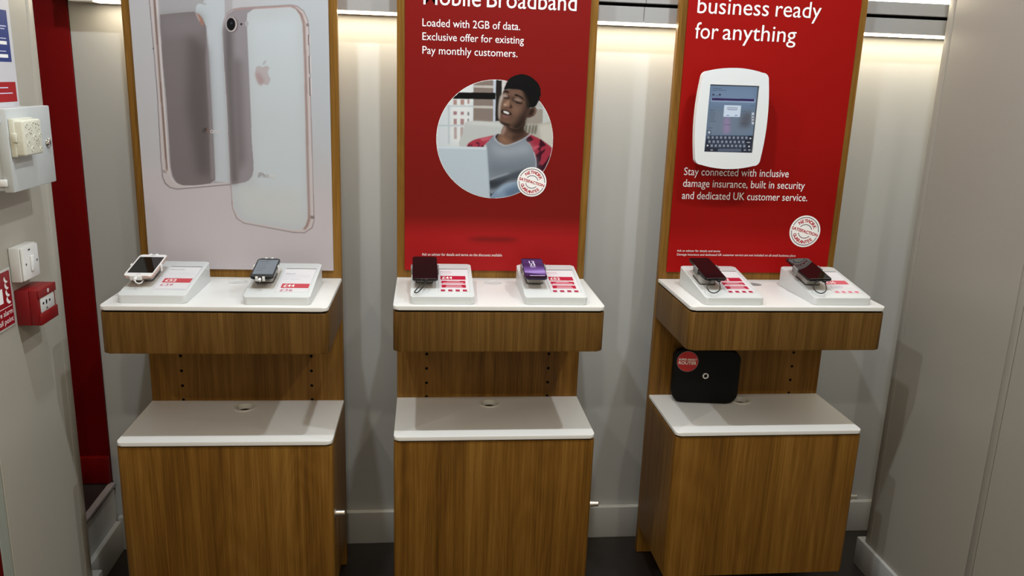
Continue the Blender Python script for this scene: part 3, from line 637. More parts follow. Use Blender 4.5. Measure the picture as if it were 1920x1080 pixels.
PHONES_PRINT = [
  ((203, 198, 199), 0, 0, 0, [(-296.1,455.8),(314.5,482.2),(299.5,-381.7),(-364.6,-389.7)]),
  ((212, 200, 201), 40, 0, 0, [(-335.8,-34.2),(304.1,-114.7),(298.3,-450.7),(-370.0,-457.1)]),
  ((200, 201, 204), 30, 0, 0, [(75.9,471.9),(344.6,483.5),(337.5,-17.3),(242.6,-19.7)]),
  ((150, 140, 141), 0.5, 0, 0, [(-221.5,473.2),(-221.3,416.5),(-219.0,286.6),(-217.6,160.5),(-220.5,-31.3),(-219.5,-83.2),(-213.2,-102.1),(-200.2,-113.7),(-178.9,-118.5),(-22.7,-101.0),(-17.0,-100.9),(11.7,483.3)]),
  ((212, 198, 196), 0.5, 0, 0, [(-218.6,473.3),(-218.4,416.6),(-216.0,286.7),(-214.6,160.6),(-217.5,-31.3),(-216.4,-81.6),(-209.9,-98.8),(-198.4,-110.5),(-178.7,-115.0),(-22.6,-97.8),(-16.8,-97.7),(11.7,483.3)]),
  ((120, 86, 68), 1.6, 0, 0, [(-209.2,473.7),(-208.9,417.0),(-208.1,253.2),(-207.5,123.0),(-207.2,-15.4),(-205.9,-62.4),(-201.9,-62.3),(-201.9,-15.2),(-202.3,123.2),(-203.7,253.3),(-203.1,417.3),(-202.7,474.0)]),
  ((222, 212, 210), 0.6, 0, 0, [(-199.8,474.1),(-200.9,417.4),(-200.7,253.4),(-200.8,123.2),(-200.7,-30.8),(-198.8,-70.1),(-192.5,-90.5),(-179.5,-102.9),(-161.4,-108.9),(-132.1,-109.0),(-22.8,-93.0),(-16.6,-92.9),(11.7,483.3)]),
  ((186, 178, 180), 1.2, 0, 0, [(-195.4,474.3),(-196.5,417.5),(-197.0,253.6),(-196.3,123.4),(-196.6,-38.6),(-194.4,-73.1),(-186.4,-92.0),(-173.3,-102.8),(-156.6,-106.4),(-41.6,-95.0),(-16.4,-89.7),(11.7,483.3)]),
  ((205, 207, 211), 0.8, 0, 0, [(-64.5,480.0),(-66.4,343.5),(-65.2,258.2),(-65.0,127.4),(-66.1,-90.8),(-21.3,-94.6),(-20.9,128.8),(-11.8,482.3)]),
  ((226, 226, 229), 0.6, 0, 0, [(-25.3,278.9),(-24.0,128.7),(-24.5,-94.6),(-22.0,-94.6),(-20.2,128.8),(-22.3,279.0)]),
  ((178, 173, 174), 2, 0, 0, [(-191.1,474.5),(-64.5,480.0),(-68.9,350.7),(-104.8,392.7),(-193.7,374.7)]),
  ((203, 207, 209), 0.6, 1, 0, [(-91.7,405.4),(-88.4,410.0),(-82.9,412.4),(-75.2,411.2),(-67.7,409.1),(-58.4,410.7),(-49.8,404.9),(-54.3,394.9),(-55.0,382.8),(-47.7,371.7),(-52.9,357.1),(-58.9,351.5),(-65.5,353.2),(-72.2,356.3),(-85.8,361.9),(-94.2,376.7),(-94.4,393.3)]),
  ((203, 207, 209), 0.6, 1, 0, [(-71.3,413.5),(-69.3,421.3),(-59.7,427.7),(-61.7,420.2),(-67.4,413.9)]),
  ((132, 121, 121), 0.6, 0, 0, [(-193.7,378.0),(-158.2,383.2),(-115.0,388.7),(-102.6,389.6),(-95.0,388.4),(-84.6,382.3),(-76.0,371.3),(-70.6,357.9),(-68.3,344.3),(-67.9,258.2),(-66.5,127.4),(-66.3,19.5),(-67.1,-86.0),(-82.0,-97.5),(-103.9,-101.7),(-133.4,-105.1),(-162.7,-104.8),(-179.1,-97.3),(-188.7,-79.3),(-192.9,-51.0),(-191.8,123.5),(-195.4,253.6)]),
  ((106, 96, 95), 12, 0, 0, [(-120.1,334.1),(-69.3,292.1),(-69.5,127.3),(-77.7,-75.2),(-117.8,-76.1),(-136.1,125.2)]),
  ((150, 139, 141), 2.5, 0, 0, [(-66.8,336.2),(-65.2,258.2),(-65.0,127.4),(-66.6,-84.4),(-78.4,-87.9),(-74.1,127.1),(-74.2,257.9)]),
  ((140, 130, 131), 10, 0, 0, [(-193.7,374.7),(-75.8,385.2),(-78.7,335.7),(-190.4,316.9)]),
  ((172, 126, 110), 1.5, 1, 0, [(-93.6,385.7),(-87.6,383.7),(-78.9,374.2),(-73.7,357.8),(-80.1,353.7),(-87.1,366.4)]),
  ((196, 180, 178), 1, 1, 0, [(-94.8,386.9),(-92.1,386.1),(-84.8,366.4),(-87.8,367.8)]),
  ((166, 150, 149), 0.5, 0, 0, [(-23.7,337.8),(-20.9,364.2),(-10.7,389.2),(6.2,401.5),(28.6,406.7),(170.5,420.5),(188.4,418.3),(207.6,405.3),(218.9,379.5),(221.0,347.2),(221.1,27.2),(222.2,-204.8),(215.2,-228.1),(190.7,-244.7),(157.1,-244.0),(10.4,-217.7),(-11.0,-202.6),(-22.0,-170.2),(-22.7,-121.8),(-23.1,-99.4),(-21.7,128.8),(-23.3,259.7)]),
  ((216, 201, 199), 0.7, 0, 0, [(-21.5,337.9),(-18.6,364.3),(-9.4,386.4),(7.5,398.6),(28.5,403.8),(170.4,417.6),(186.8,415.4),(205.2,402.3),(215.9,379.3),(218.8,347.1),(218.7,27.2),(219.6,-203.2),(212.1,-225.6),(190.0,-240.9),(157.2,-239.8),(12.1,-214.4),(-7.7,-200.9),(-19.6,-170.2),(-20.3,-121.8),(-20.8,-99.3),(-19.4,128.8),(-21.0,259.8)]),
  ((160, 126, 116), 1.8, 0, 0, [(170.4,415.4),(186.7,411.7),(202.8,396.4),(209.7,373.2),(211.0,257.6),(209.6,-20.5),(209.2,-201.7),(202.6,-221.7),(192.6,-233.4),(186.3,-231.9),(196.4,-215.2),(201.6,-198.6),(201.8,-20.7),(203.4,257.3),(202.0,368.5),(195.1,390.2),(182.1,405.7)]),
  ((205, 206, 208), 0.8, 0, 0, [(-17.8,338.1),(-15.1,361.5),(-5.1,382.2),(10.3,394.4),(31.3,399.6),(170.3,412.5),(183.6,408.7),(195.2,393.1),(200.5,368.5),(201.8,257.2),(200.6,-4.9),(200.1,-195.3),(193.0,-221.8),(176.6,-233.7),(157.4,-234.0),(15.4,-210.3),(-2.9,-197.5),(-15.7,-170.1),(-18.0,-121.7),(-18.5,-99.3),(-17.9,128.9),(-18.8,259.9)]),
  ((212, 216, 218), 12, 0, 0, [(56.7,370.1),(191.9,382.8),(195.9,-5.0),(194.1,-182.3),(49.5,-152.6),(52.3,131.0)]),
  ((214, 213, 211), 14, 0, 0, [(-11.0,-105.5),(176.9,-117.5),(190.0,-215.3),(16.2,-193.9)]),
  ((160, 150, 153), 0.6, 0, 0, [(-21.5,337.9),(-18.0,362.8),(-7.9,386.5),(9.0,398.0),(31.4,403.2),(70.2,407.0),(57.9,397.8),(48.7,391.6),(45.5,369.7),(45.9,262.2),(45.3,22.5),(47.1,-24.6),(46.7,-53.1),(42.0,-72.4),(32.0,-85.4),(19.3,-92.0),(-20.1,-100.1),(-19.4,128.8),(-21.8,259.8)]),
  ((112, 104, 104), 7, 0, 0, [(-18.5,352.6),(5.3,353.5),(0.4,129.4),(-1.1,-94.1),(-20.0,-99.3),(-19.4,128.8),(-21.0,259.8)]),
  ((128, 118, 119), 9, 0, 0, [(1.0,265.1),(25.0,265.9),(23.8,-25.2),(-3.2,-73.4),(0.4,129.4)]),
  ((176, 146, 142), 1, 0, 0, [(9.0,399.4),(31.5,404.7),(170.5,418.3),(186.8,414.6),(180.7,411.5),(170.3,414.0),(31.3,400.3),(13.3,396.0)]),
  ((120, 104, 104), 1.5, 0, 0, [(21.2,359.3),(20.6,354.5),(19.2,350.0),(17.2,345.9),(14.5,342.5),(11.4,339.8),(8.0,338.1),(4.5,337.4),(1.1,337.8),(-2.2,339.3),(-5.0,341.7),(-7.3,345.0),(-9.0,348.9),(-9.9,353.4),(-10.1,358.1),(-9.4,362.8),(-8.1,367.3),(-6.0,371.4),(-3.4,374.8),(-0.3,377.4),(3.1,379.1),(6.6,379.8),(10.0,379.4),(13.3,378.0),(16.1,375.6),(18.4,372.3),(20.1,368.4),(21.0,364.0)]),
  ((222, 208, 206), 0.5, 0, 0, [(17.5,360.2),(16.9,355.6),(15.6,351.3),(13.6,347.4),(11.0,344.1),(8.0,341.6),(4.7,340.0),(1.3,339.4),(-2.0,339.7),(-5.2,341.1),(-7.9,343.4),(-10.2,346.5),(-11.8,350.3),(-12.7,354.5),(-12.8,359.0),(-12.2,363.5),(-10.9,367.7),(-8.9,371.6),(-6.3,374.9),(-3.3,377.4),(-0.1,379.0),(3.3,379.7),(6.7,379.3),(9.8,377.9),(12.6,375.7),(14.8,372.6),(16.4,368.8),(17.4,364.6)]),
  ((70, 58, 58), 0.5, 0, 0, [(14.3,360.5),(13.7,356.4),(12.6,352.5),(10.9,349.1),(8.8,346.1),(6.2,343.8),(3.4,342.4),(0.6,341.8),(-2.3,342.2),(-4.9,343.4),(-7.2,345.5),(-9.1,348.3),(-10.5,351.7),(-11.2,355.4),(-11.3,359.5),(-10.8,363.5),(-9.7,367.4),(-8.0,370.8),(-5.8,373.8),(-3.3,376.0),(-0.5,377.5),(2.4,378.0),(5.2,377.7),(7.8,376.5),(10.1,374.4),(12.0,371.6),(13.4,368.3),(14.1,364.5)]),
  ((14, 14, 16), 0.5, 0, 0, [(13.1,360.4),(12.6,356.7),(11.6,353.1),(10.0,349.8),(8.1,347.1),(5.8,345.0),(3.2,343.7),(0.6,343.1),(-1.9,343.5),(-4.3,344.6),(-6.4,346.5),(-8.1,349.1),(-9.4,352.3),(-10.0,355.8),(-10.1,359.5),(-9.7,363.2),(-8.6,366.8),(-7.1,370.1),(-5.1,372.8),(-2.8,374.9),(-0.3,376.2),(2.3,376.7),(4.9,376.4),(7.2,375.3),(9.3,373.3),(11.0,370.8),(12.3,367.6),(13.0,364.1)]),
  ((62, 64, 70), 1, 0, 0, [(5.8,363.0),(5.7,362.3),(5.4,361.5),(5.0,360.8),(4.5,360.3),(3.9,359.8),(3.3,359.5),(2.6,359.4),(2.0,359.5),(1.4,359.7),(0.8,360.1),(0.4,360.6),(0.0,361.3),(-0.1,362.0),(-0.2,362.8),(-0.1,363.6),(0.2,364.3),(0.6,365.0),(1.1,365.6),(1.7,366.0),(2.3,366.3),(3.0,366.4),(3.6,366.4),(4.2,366.1),(4.8,365.7),(5.2,365.2),(5.6,364.5),(5.7,363.8)]),
  ((22, 20, 20), 0.5, 0, 0, [(32.9,361.2),(32.8,360.5),(32.5,359.8),(32.2,359.2),(31.7,358.6),(31.2,358.2),(30.5,358.0),(29.9,357.9),(29.3,357.9),(28.7,358.1),(28.2,358.5),(27.7,359.0),(27.4,359.6),(27.3,360.3),(27.2,361.0),(27.3,361.7),(27.6,362.4),(27.9,363.0),(28.4,363.5),(29.0,363.9),(29.6,364.2),(30.2,364.3),(30.8,364.2),(31.4,364.0),(31.9,363.7),(32.4,363.2),(32.7,362.6),(32.9,361.9)]),
  ((186, 178, 178), 0.8, 0, 0, [(50.3,363.3),(50.1,361.6),(49.6,360.0),(48.9,358.5),(48.1,357.3),(47.1,356.4),(46.0,355.8),(44.8,355.5),(43.7,355.7),(42.7,356.2),(41.8,357.1),(41.0,358.2),(40.5,359.7),(40.2,361.2),(40.1,362.9),(40.3,364.6),(40.8,366.2),(41.4,367.7),(42.3,368.9),(43.3,369.9),(44.4,370.5),(45.5,370.7),(46.6,370.6),(47.7,370.1),(48.6,369.2),(49.4,368.0),(49.9,366.6),(50.2,365.0)]),
  ((60, 54, 54), 0.4, 0, 0, [(-216.9,285.2),(-217.0,284.7),(-217.1,284.2),(-217.3,283.7),(-217.6,283.3),(-217.9,283.1),(-218.2,282.9),(-218.5,282.8),(-218.8,282.8),(-219.1,283.0),(-219.4,283.3),(-219.6,283.6),(-219.8,284.1),(-219.8,284.6),(-219.8,285.1),(-219.8,285.6),(-219.6,286.1),(-219.4,286.6),(-219.1,287.0),(-218.8,287.2),(-218.5,287.4),(-218.2,287.5),(-217.9,287.5),(-217.6,287.3),(-217.3,287.0),(-217.1,286.7),(-217.0,286.2),(-216.9,285.7)]),
  ((196, 184, 184), 0.5, 1, 0, [(63.4,229.1),(64.9,238.0),(68.5,244.8),(75.3,247.5),(83.1,245.0),(87.6,245.1),(94.4,248.1),(102.2,245.4),(103.9,241.6),(100.3,234.8),(99.8,227.0),(102.3,219.3),(106.1,212.7),(103.9,203.7),(98.1,194.0),(92.3,194.3),(86.8,196.9),(81.1,195.1),(77.0,192.5),(72.1,195.3),(66.9,206.9),(63.8,218.0)]),
  ((184, 158, 156), 4, 1, 0, [(64.5,224.7),(72.4,229.4),(83.0,216.4),(88.2,205.4),(83.4,197.4),(77.1,194.4),(72.7,197.0),(68.0,207.0),(65.1,218.0)]),
  ((192, 190, 190), 0.5, 1, 0, [(85.0,250.1),(86.4,256.5),(90.5,261.6),(95.1,264.6),(95.1,258.5),(90.7,252.2)]),
  ((96, 76, 72), 0.4, 0, 0, [(217.0,338.2),(220.4,339.8),(220.2,310.2),(216.9,311.5)]),
  ((226, 214, 212), 0.4, 0, 0, [(220.0,337.6),(223.4,338.5),(223.3,311.8),(219.9,312.4)]),
  ((96, 76, 72), 0.4, 0, 0, [(217.0,280.2),(220.3,281.9),(220.3,230.0),(217.0,231.4)]),
  ((226, 214, 212), 0.4, 0, 0, [(220.0,279.6),(223.4,280.5),(223.4,231.6),(220.1,232.3)]),
  ((96, 76, 72), 0.4, 0, 0, [(217.0,218.6),(220.4,220.2),(220.4,166.9),(217.0,168.3)]),
  ((226, 214, 212), 0.4, 0, 0, [(220.0,217.9),(223.4,218.8),(223.5,168.5),(220.1,169.2)]),
  ((150, 132, 128), 0.6, 0, 0, [(212.6,370.4),(220.9,370.0),(220.8,361.9),(212.7,362.4)]),
  ((150, 132, 128), 0.6, 0, 0, [(209.9,-188.6),(222.6,-190.0),(222.4,-199.8),(209.6,-198.4)]),
  ((176, 160, 158), 0.6, 0, 0, [(-218.7,-59.5),(-206.6,-62.4),(-205.6,-70.3),(-218.0,-68.2)]),
]

SCREEN_PRINT = [
  ((98, 124, 152), 0, 0, 0, [(-217.5,241.6),(-47.2,242.9),(-52.4,34.7),(-214.0,33.1)]),
  ((118, 142, 172), 14, 0, 0, [(-208.5,233.2),(-60.5,235.9),(-60.8,185.1),(-207.2,182.9)]),
  ((112, 128, 146), 10, 0, 0, [(-208.2,169.6),(-60.2,169.6),(-58.9,93.6),(-207.6,89.6)]),
  ((150, 172, 198), 0.6, 0, 0, [(-203.8,200.6),(-63.7,201.0),(-63.7,189.9),(-203.6,189.2)]),
  ((44, 18, 86), 0.4, 0, 0, [(-201.4,200.2),(-66.5,200.9),(-66.7,193.8),(-201.1,192.8)]),
  ((84, 88, 98), 8, 0, 0, [(-90.1,162.1),(-68.9,162.7),(-70.8,115.7),(-106.3,114.7),(-102.6,146.1)]),
  ((150, 130, 168), 5, 0, 0, [(-156.3,142.4),(-138.6,141.8),(-135.1,96.0),(-154.0,95.5)]),
  ((214, 228, 244), 0.5, 0, 0, [(-160.1,179.9),(-106.9,180.2),(-106.6,146.0),(-159.4,145.2)]),
  ((120, 135, 156), 0.6, 0, 0, [(-150.7,174.5),(-116.9,174.6),(-116.7,172.8),(-150.5,172.9)]),
  ((120, 135, 156), 0.6, 0, 0, [(-152.2,170.4),(-115.8,170.6),(-115.6,168.9),(-152.0,168.9)]),
  ((120, 135, 156), 0.6, 0, 0, [(-148.1,167.2),(-118.9,167.2),(-118.7,165.5),(-147.9,165.7)]),
  ((96, 130, 190), 0.6, 0, 0, [(-150.1,150.5),(-141.7,150.8),(-141.4,148.1),(-149.9,147.9)]),
  ((96, 130, 190), 0.6, 0, 0, [(-123.9,151.3),(-115.4,151.6),(-115.1,148.9),(-123.6,148.6)]),
  ((60, 74, 94), 0.8, 0, 0, [(-201.2,228.9),(-172.1,229.4),(-172.0,227.9),(-201.0,227.4)]),
  ((70, 84, 104), 0.8, 0, 0, [(-202.2,223.4),(-158.8,224.4),(-158.7,222.8),(-202.1,221.9)]),
  ((80, 94, 114), 0.8, 0, 0, [(-200.3,207.7),(-173.5,208.1),(-173.3,206.6),(-200.1,206.2)]),
  ((60, 74, 94), 0.8, 0, 0, [(-204.2,164.0),(-190.2,164.0),(-190.0,162.5),(-204.0,162.5)]),
  ((80, 94, 114), 0.8, 0, 0, [(-203.5,157.4),(-184.8,157.5),(-184.7,156.0),(-203.4,155.9)]),
  ((84, 98, 118), 0.8, 0, 0, [(-203.1,153.0),(-183.2,153.1),(-183.1,151.6),(-203.0,151.4)]),
  ((84, 98, 118), 0.8, 0, 0, [(-202.6,148.1),(-186.3,148.2),(-186.1,146.6),(-202.5,146.6)]),
  ((80, 94, 114), 0.8, 0, 0, [(-203.3,142.3),(-186.4,142.4),(-186.2,140.8),(-203.1,140.8)]),
  ((80, 94, 114), 0.8, 0, 0, [(-202.8,137.5),(-187.6,137.5),(-187.4,135.9),(-202.6,135.9)]),
  ((76, 90, 110), 0.8, 0, 0, [(-202.2,131.3),(-180.6,131.4),(-180.5,129.9),(-202.0,129.7)]),
  ((64, 78, 98), 0.8, 0, 0, [(-204.5,111.1),(-190.8,111.1),(-190.7,109.5),(-204.3,109.6)]),
  ((80, 94, 114), 0.8, 0, 0, [(-76.2,181.6),(-63.4,181.5),(-63.3,180.0),(-76.0,180.0)]),
  ((64, 78, 98), 0.8, 0, 0, [(-104.5,164.3),(-90.3,164.3),(-90.2,162.7),(-104.3,162.8)]),
  ((84, 98, 118), 0.8, 0, 0, [(-103.8,157.7),(-89.6,157.6),(-89.5,156.1),(-103.6,156.1)]),
  ((84, 98, 118), 0.8, 0, 0, [(-104.1,151.4),(-87.8,151.5),(-87.6,149.9),(-103.9,149.9)]),
  ((80, 94, 114), 0.8, 0, 0, [(-104.1,142.5),(-88.0,142.5),(-87.8,141.0),(-103.9,141.0)]),
  ((60, 74, 94), 0.8, 0, 0, [(-105.2,126.9),(-79.2,127.2),(-79.0,125.6),(-105.1,125.3)]),
  ((78, 92, 112), 0.8, 0, 0, [(-104.5,119.7),(-79.6,120.0),(-79.4,118.4),(-104.3,118.2)]),
  ((78, 92, 112), 0.8, 0, 0, [(-155.5,122.3),(-133.1,122.5),(-133.0,121.0),(-155.3,120.8)]),
  ((30, 34, 60), 0.5, 0, 0, [(-201.1,212.1),(-194.7,212.3),(-194.3,208.3),(-200.8,208.1)]),
  ((30, 34, 60), 0.5, 0, 0, [(-180.7,212.7),(-174.2,212.9),(-173.8,209.0),(-180.3,208.8)]),
  ((205, 214, 226), 0.5, 0, 0, [(-70.5,160.4),(-63.5,160.6),(-59.5,125.0),(-66.6,124.8)]),
  ((40, 48, 62), 0.6, 0, 0, [(-67.8,152.7),(-63.6,152.8),(-63.1,148.4),(-67.3,148.3)]),
  ((40, 48, 62), 0.6, 0, 0, [(-66.9,144.9),(-62.7,145.1),(-62.2,140.6),(-66.5,140.5)]),
  ((40, 48, 62), 0.6, 0, 0, [(-66.0,136.5),(-61.8,136.6),(-61.3,132.1),(-65.5,132.0)]),
  ((50, 62, 80), 1, 0, 0, [(-206.1,103.1),(-194.8,102.9),(-193.1,91.1),(-205.8,90.8)]),
  ((205, 220, 236), 1, 0, 0, [(-196.3,97.1),(-196.3,96.2),(-196.5,95.4),(-196.8,94.7),(-197.3,94.1),(-198.0,93.6),(-198.7,93.3),(-199.5,93.2),(-200.3,93.2),(-201.0,93.5),(-201.7,93.9),(-202.4,94.5),(-202.8,95.2),(-203.2,96.0),(-203.3,96.9),(-203.3,97.7),(-203.2,98.5),(-202.8,99.3),(-202.3,99.9),(-201.7,100.3),(-201.0,100.6),(-200.2,100.8),(-199.4,100.7),(-198.6,100.4),(-197.9,100.0),(-197.3,99.4),(-196.8,98.7),(-196.5,97.9)]),
  ((22, 32, 50), 0.5, 0, 0, [(-207.4,87.8),(-59.1,90.8),(-58.7,38.0),(-209.5,35.5)]),
  ((92, 104, 124), 0.5, 0, 0, [(-205.9,86.5),(-196.5,86.7),(-195.5,76.9),(-204.9,76.6)]),
  ((190, 198, 210), 0.8, 0, 0, [(-202.3,83.7),(-199.5,83.7),(-199.1,79.7),(-201.9,79.6)]),
  ((92, 104, 124), 0.5, 0, 0, [(-192.5,86.7),(-183.1,87.0),(-182.1,77.1),(-191.5,76.9)]),
  ((190, 198, 210), 0.8, 0, 0, [(-188.9,83.9),(-186.1,84.0),(-185.7,79.9),(-188.5,79.9)]),
  ((92, 104, 124), 0.5, 0, 0, [(-179.1,86.9),(-169.7,87.2),(-168.7,77.3),(-178.1,77.1)]),
  ((190, 198, 210), 0.8, 0, 0, [(-175.5,84.1),(-172.7,84.2),(-172.3,80.1),(-175.1,80.1)]),
  ((92, 104, 124), 0.5, 0, 0, [(-165.6,87.2),(-156.2,87.4),(-155.2,77.5),(-164.7,77.3)]),
  ((190, 198, 210), 0.8, 0, 0, [(-162.1,84.3),(-159.2,84.4),(-158.8,80.4),(-161.6,80.3)]),
  ((92, 104, 124), 0.5, 0, 0, [(-152.2,87.4),(-142.8,87.6),(-141.8,77.7),(-151.2,77.5)]),
  ((190, 198, 210), 0.8, 0, 0, [(-148.6,84.5),(-145.8,84.6),(-145.4,80.6),(-148.2,80.5)]),
  ((92, 104, 124), 0.5, 0, 0, [(-138.7,87.6),(-129.3,87.8),(-128.3,78.0),(-137.7,77.7)]),
  ((190, 198, 210), 0.8, 0, 0, [(-135.1,84.8),(-132.3,84.8),(-131.9,80.8),(-134.7,80.7)]),
  ((92, 104, 124), 0.5, 0, 0, [(-125.3,87.8),(-115.8,88.1),(-114.8,78.2),(-124.2,77.9)]),
  ((190, 198, 210), 0.8, 0, 0, [(-121.7,85.0),(-118.8,85.1),(-118.4,81.0),(-121.2,80.9)]),
  ((92, 104, 124), 0.5, 0, 0, [(-111.8,88.0),(-102.3,88.3),(-101.3,78.4),(-110.7,78.1)]),
  ((190, 198, 210), 0.8, 0, 0, [(-108.2,85.2),(-105.3,85.3),(-104.9,81.2),(-107.7,81.2)]),
  ((92, 104, 124), 0.5, 0, 0, [(-98.3,88.3),(-88.8,88.5),(-87.7,78.6),(-97.2,78.4)]),
  ((190, 198, 210), 0.8, 0, 0, [(-94.6,85.4),(-91.8,85.5),(-91.4,81.5),(-94.2,81.4)]),
  ((92, 104, 124), 0.5, 0, 0, [(-84.7,88.5),(-75.3,88.7),(-74.2,78.8),(-83.7,78.6)]),
  ((190, 198, 210), 0.8, 0, 0, [(-81.1,85.7),(-78.3,85.7),(-77.8,81.7),(-80.7,81.6)]),
  ((92, 104, 124), 0.5, 0, 0, [(-201.3,73.6),(-191.9,73.8),(-191.0,63.9),(-200.4,63.7)]),
  ((190, 198, 210), 0.8, 0, 0, [(-197.8,70.8),(-195.0,70.8),(-194.6,66.8),(-197.4,66.7)]),
  ((92, 104, 124), 0.5, 0, 0, [(-187.9,73.8),(-178.5,74.0),(-177.5,64.2),(-187.0,63.9)]),
  ((190, 198, 210), 0.8, 0, 0, [(-184.3,71.0),(-181.5,71.0),(-181.1,67.0),(-184.0,66.9)]),
  ((92, 104, 124), 0.5, 0, 0, [(-174.5,74.0),(-165.1,74.3),(-164.1,64.4),(-173.5,64.1)]),
  ((190, 198, 210), 0.8, 0, 0, [(-170.9,71.2),(-168.1,71.2),(-167.7,67.2),(-170.5,67.1)]),
  ((92, 104, 124), 0.5, 0, 0, [(-161.0,74.2),(-151.6,74.5),(-150.6,64.6),(-160.1,64.3)]),
  ((190, 198, 210), 0.8, 0, 0, [(-157.4,71.4),(-154.6,71.5),(-154.2,67.4),(-157.0,67.3)]),
  ((92, 104, 124), 0.5, 0, 0, [(-147.6,74.4),(-138.1,74.7),(-137.1,64.8),(-146.6,64.5)]),
  ((190, 198, 210), 0.8, 0, 0, [(-144.0,71.6),(-141.1,71.7),(-140.7,67.6),(-143.6,67.5)]),
  ((92, 104, 124), 0.5, 0, 0, [(-134.1,74.7),(-124.6,74.9),(-123.6,65.0),(-133.1,64.7)]),
  ((190, 198, 210), 0.8, 0, 0, [(-130.5,71.8),(-127.6,71.9),(-127.2,67.8),(-130.1,67.8)]),
  ((92, 104, 124), 0.5, 0, 0, [(-120.6,74.9),(-111.1,75.1),(-110.1,65.2),(-119.6,65.0)]),
  ((190, 198, 210), 0.8, 0, 0, [(-117.0,72.0),(-114.1,72.1),(-113.7,68.0),(-116.6,68.0)]),
  ((92, 104, 124), 0.5, 0, 0, [(-107.1,75.1),(-97.6,75.3),(-96.5,65.4),(-106.0,65.2)]),
  ((190, 198, 210), 0.8, 0, 0, [(-103.5,72.2),(-100.6,72.3),(-100.2,68.3),(-103.0,68.2)]),
  ((92, 104, 124), 0.5, 0, 0, [(-93.6,75.3),(-84.1,75.5),(-83.0,65.6),(-92.5,65.4)]),
  ((190, 198, 210), 0.8, 0, 0, [(-89.9,72.5),(-87.1,72.5),(-86.6,68.5),(-89.5,68.4)]),
  ((92, 104, 124), 0.5, 0, 0, [(-193.1,61.6),(-183.7,61.9),(-182.7,52.0),(-192.2,51.7)]),
  ((190, 198, 210), 0.8, 0, 0, [(-189.5,58.8),(-186.7,58.9),(-186.3,54.8),(-189.1,54.7)]),
  ((92, 104, 124), 0.5, 0, 0, [(-180.1,61.8),(-170.7,62.1),(-169.7,52.1),(-179.2,51.9)]),
  ((190, 198, 210), 0.8, 0, 0, [(-176.6,59.0),(-173.7,59.1),(-173.3,55.0),(-176.2,54.9)]),
  ((92, 104, 124), 0.5, 0, 0, [(-167.2,62.0),(-157.7,62.3),(-156.7,52.3),(-166.2,52.1)]),
  ((190, 198, 210), 0.8, 0, 0, [(-163.6,59.2),(-160.7,59.2),(-160.3,55.2),(-163.2,55.1)]),
  ((92, 104, 124), 0.5, 0, 0, [(-154.2,62.2),(-144.7,62.5),(-143.7,52.5),(-153.2,52.3)]),
  ((190, 198, 210), 0.8, 0, 0, [(-150.6,59.4),(-147.7,59.4),(-147.3,55.4),(-150.1,55.3)]),
  ((92, 104, 124), 0.5, 0, 0, [(-141.1,62.4),(-131.7,62.7),(-130.7,52.7),(-140.1,52.5)]),
  ((190, 198, 210), 0.8, 0, 0, [(-137.5,59.6),(-134.7,59.6),(-134.3,55.6),(-137.1,55.5)]),
  ((92, 104, 124), 0.5, 0, 0, [(-128.1,62.6),(-118.6,62.9),(-117.6,52.9),(-127.1,52.7)]),
  ((190, 198, 210), 0.8, 0, 0, [(-124.5,59.8),(-121.6,59.8),(-121.2,55.8),(-124.1,55.7)]),
  ((92, 104, 124), 0.5, 0, 0, [(-115.1,62.8),(-105.6,63.0),(-104.5,53.1),(-114.0,52.9)]),
  ((190, 198, 210), 0.8, 0, 0, [(-111.4,60.0),(-108.6,60.0),(-108.2,56.0),(-111.0,55.9)]),
  ((92, 104, 124), 0.5, 0, 0, [(-102.0,63.0),(-92.5,63.2),(-91.4,53.3),(-100.9,53.1)]),
  ((190, 198, 210), 0.8, 0, 0, [(-98.4,60.1),(-95.5,60.2),(-95.1,56.2),(-97.9,56.1)]),
  ((92, 104, 124), 0.5, 0, 0, [(-88.9,63.2),(-79.4,63.4),(-78.3,53.5),(-87.9,53.2)]),
  ((190, 198, 210), 0.8, 0, 0, [(-85.3,60.3),(-82.4,60.4),(-82.0,56.3),(-84.8,56.3)]),
  ((236, 240, 244), 0.6, 0, 0, [(-68.8,84.0),(-64.5,84.1),(-64.1,80.1),(-68.4,80.0)]),
  ((236, 240, 244), 0.6, 0, 0, [(-203.5,58.9),(-199.2,59.0),(-198.8,54.9),(-203.1,54.8)]),
  ((236, 240, 244), 0.6, 0, 0, [(-70.6,59.5),(-66.4,59.6),(-65.9,55.6),(-70.2,55.5)]),
  ((170, 176, 188), 0.6, 0, 0, [(-76.7,70.9),(-66.0,71.2),(-65.7,68.5),(-76.4,68.2)]),
  ((84, 96, 116), 0.5, 0, 0, [(-167.7,48.3),(-92.3,50.1),(-91.3,41.1),(-166.8,39.2)]),
  ((150, 158, 170), 0.8, 0, 0, [(-190.1,45.4),(-183.5,45.6),(-183.1,41.5),(-189.7,41.4)]),
  ((150, 158, 170), 0.8, 0, 0, [(-84.0,48.1),(-77.3,48.2),(-76.9,44.2),(-83.5,44.0)]),
  ((150, 158, 170), 0.8, 0, 0, [(-69.7,48.4),(-63.0,48.6),(-62.6,44.5),(-69.2,44.3)]),
]

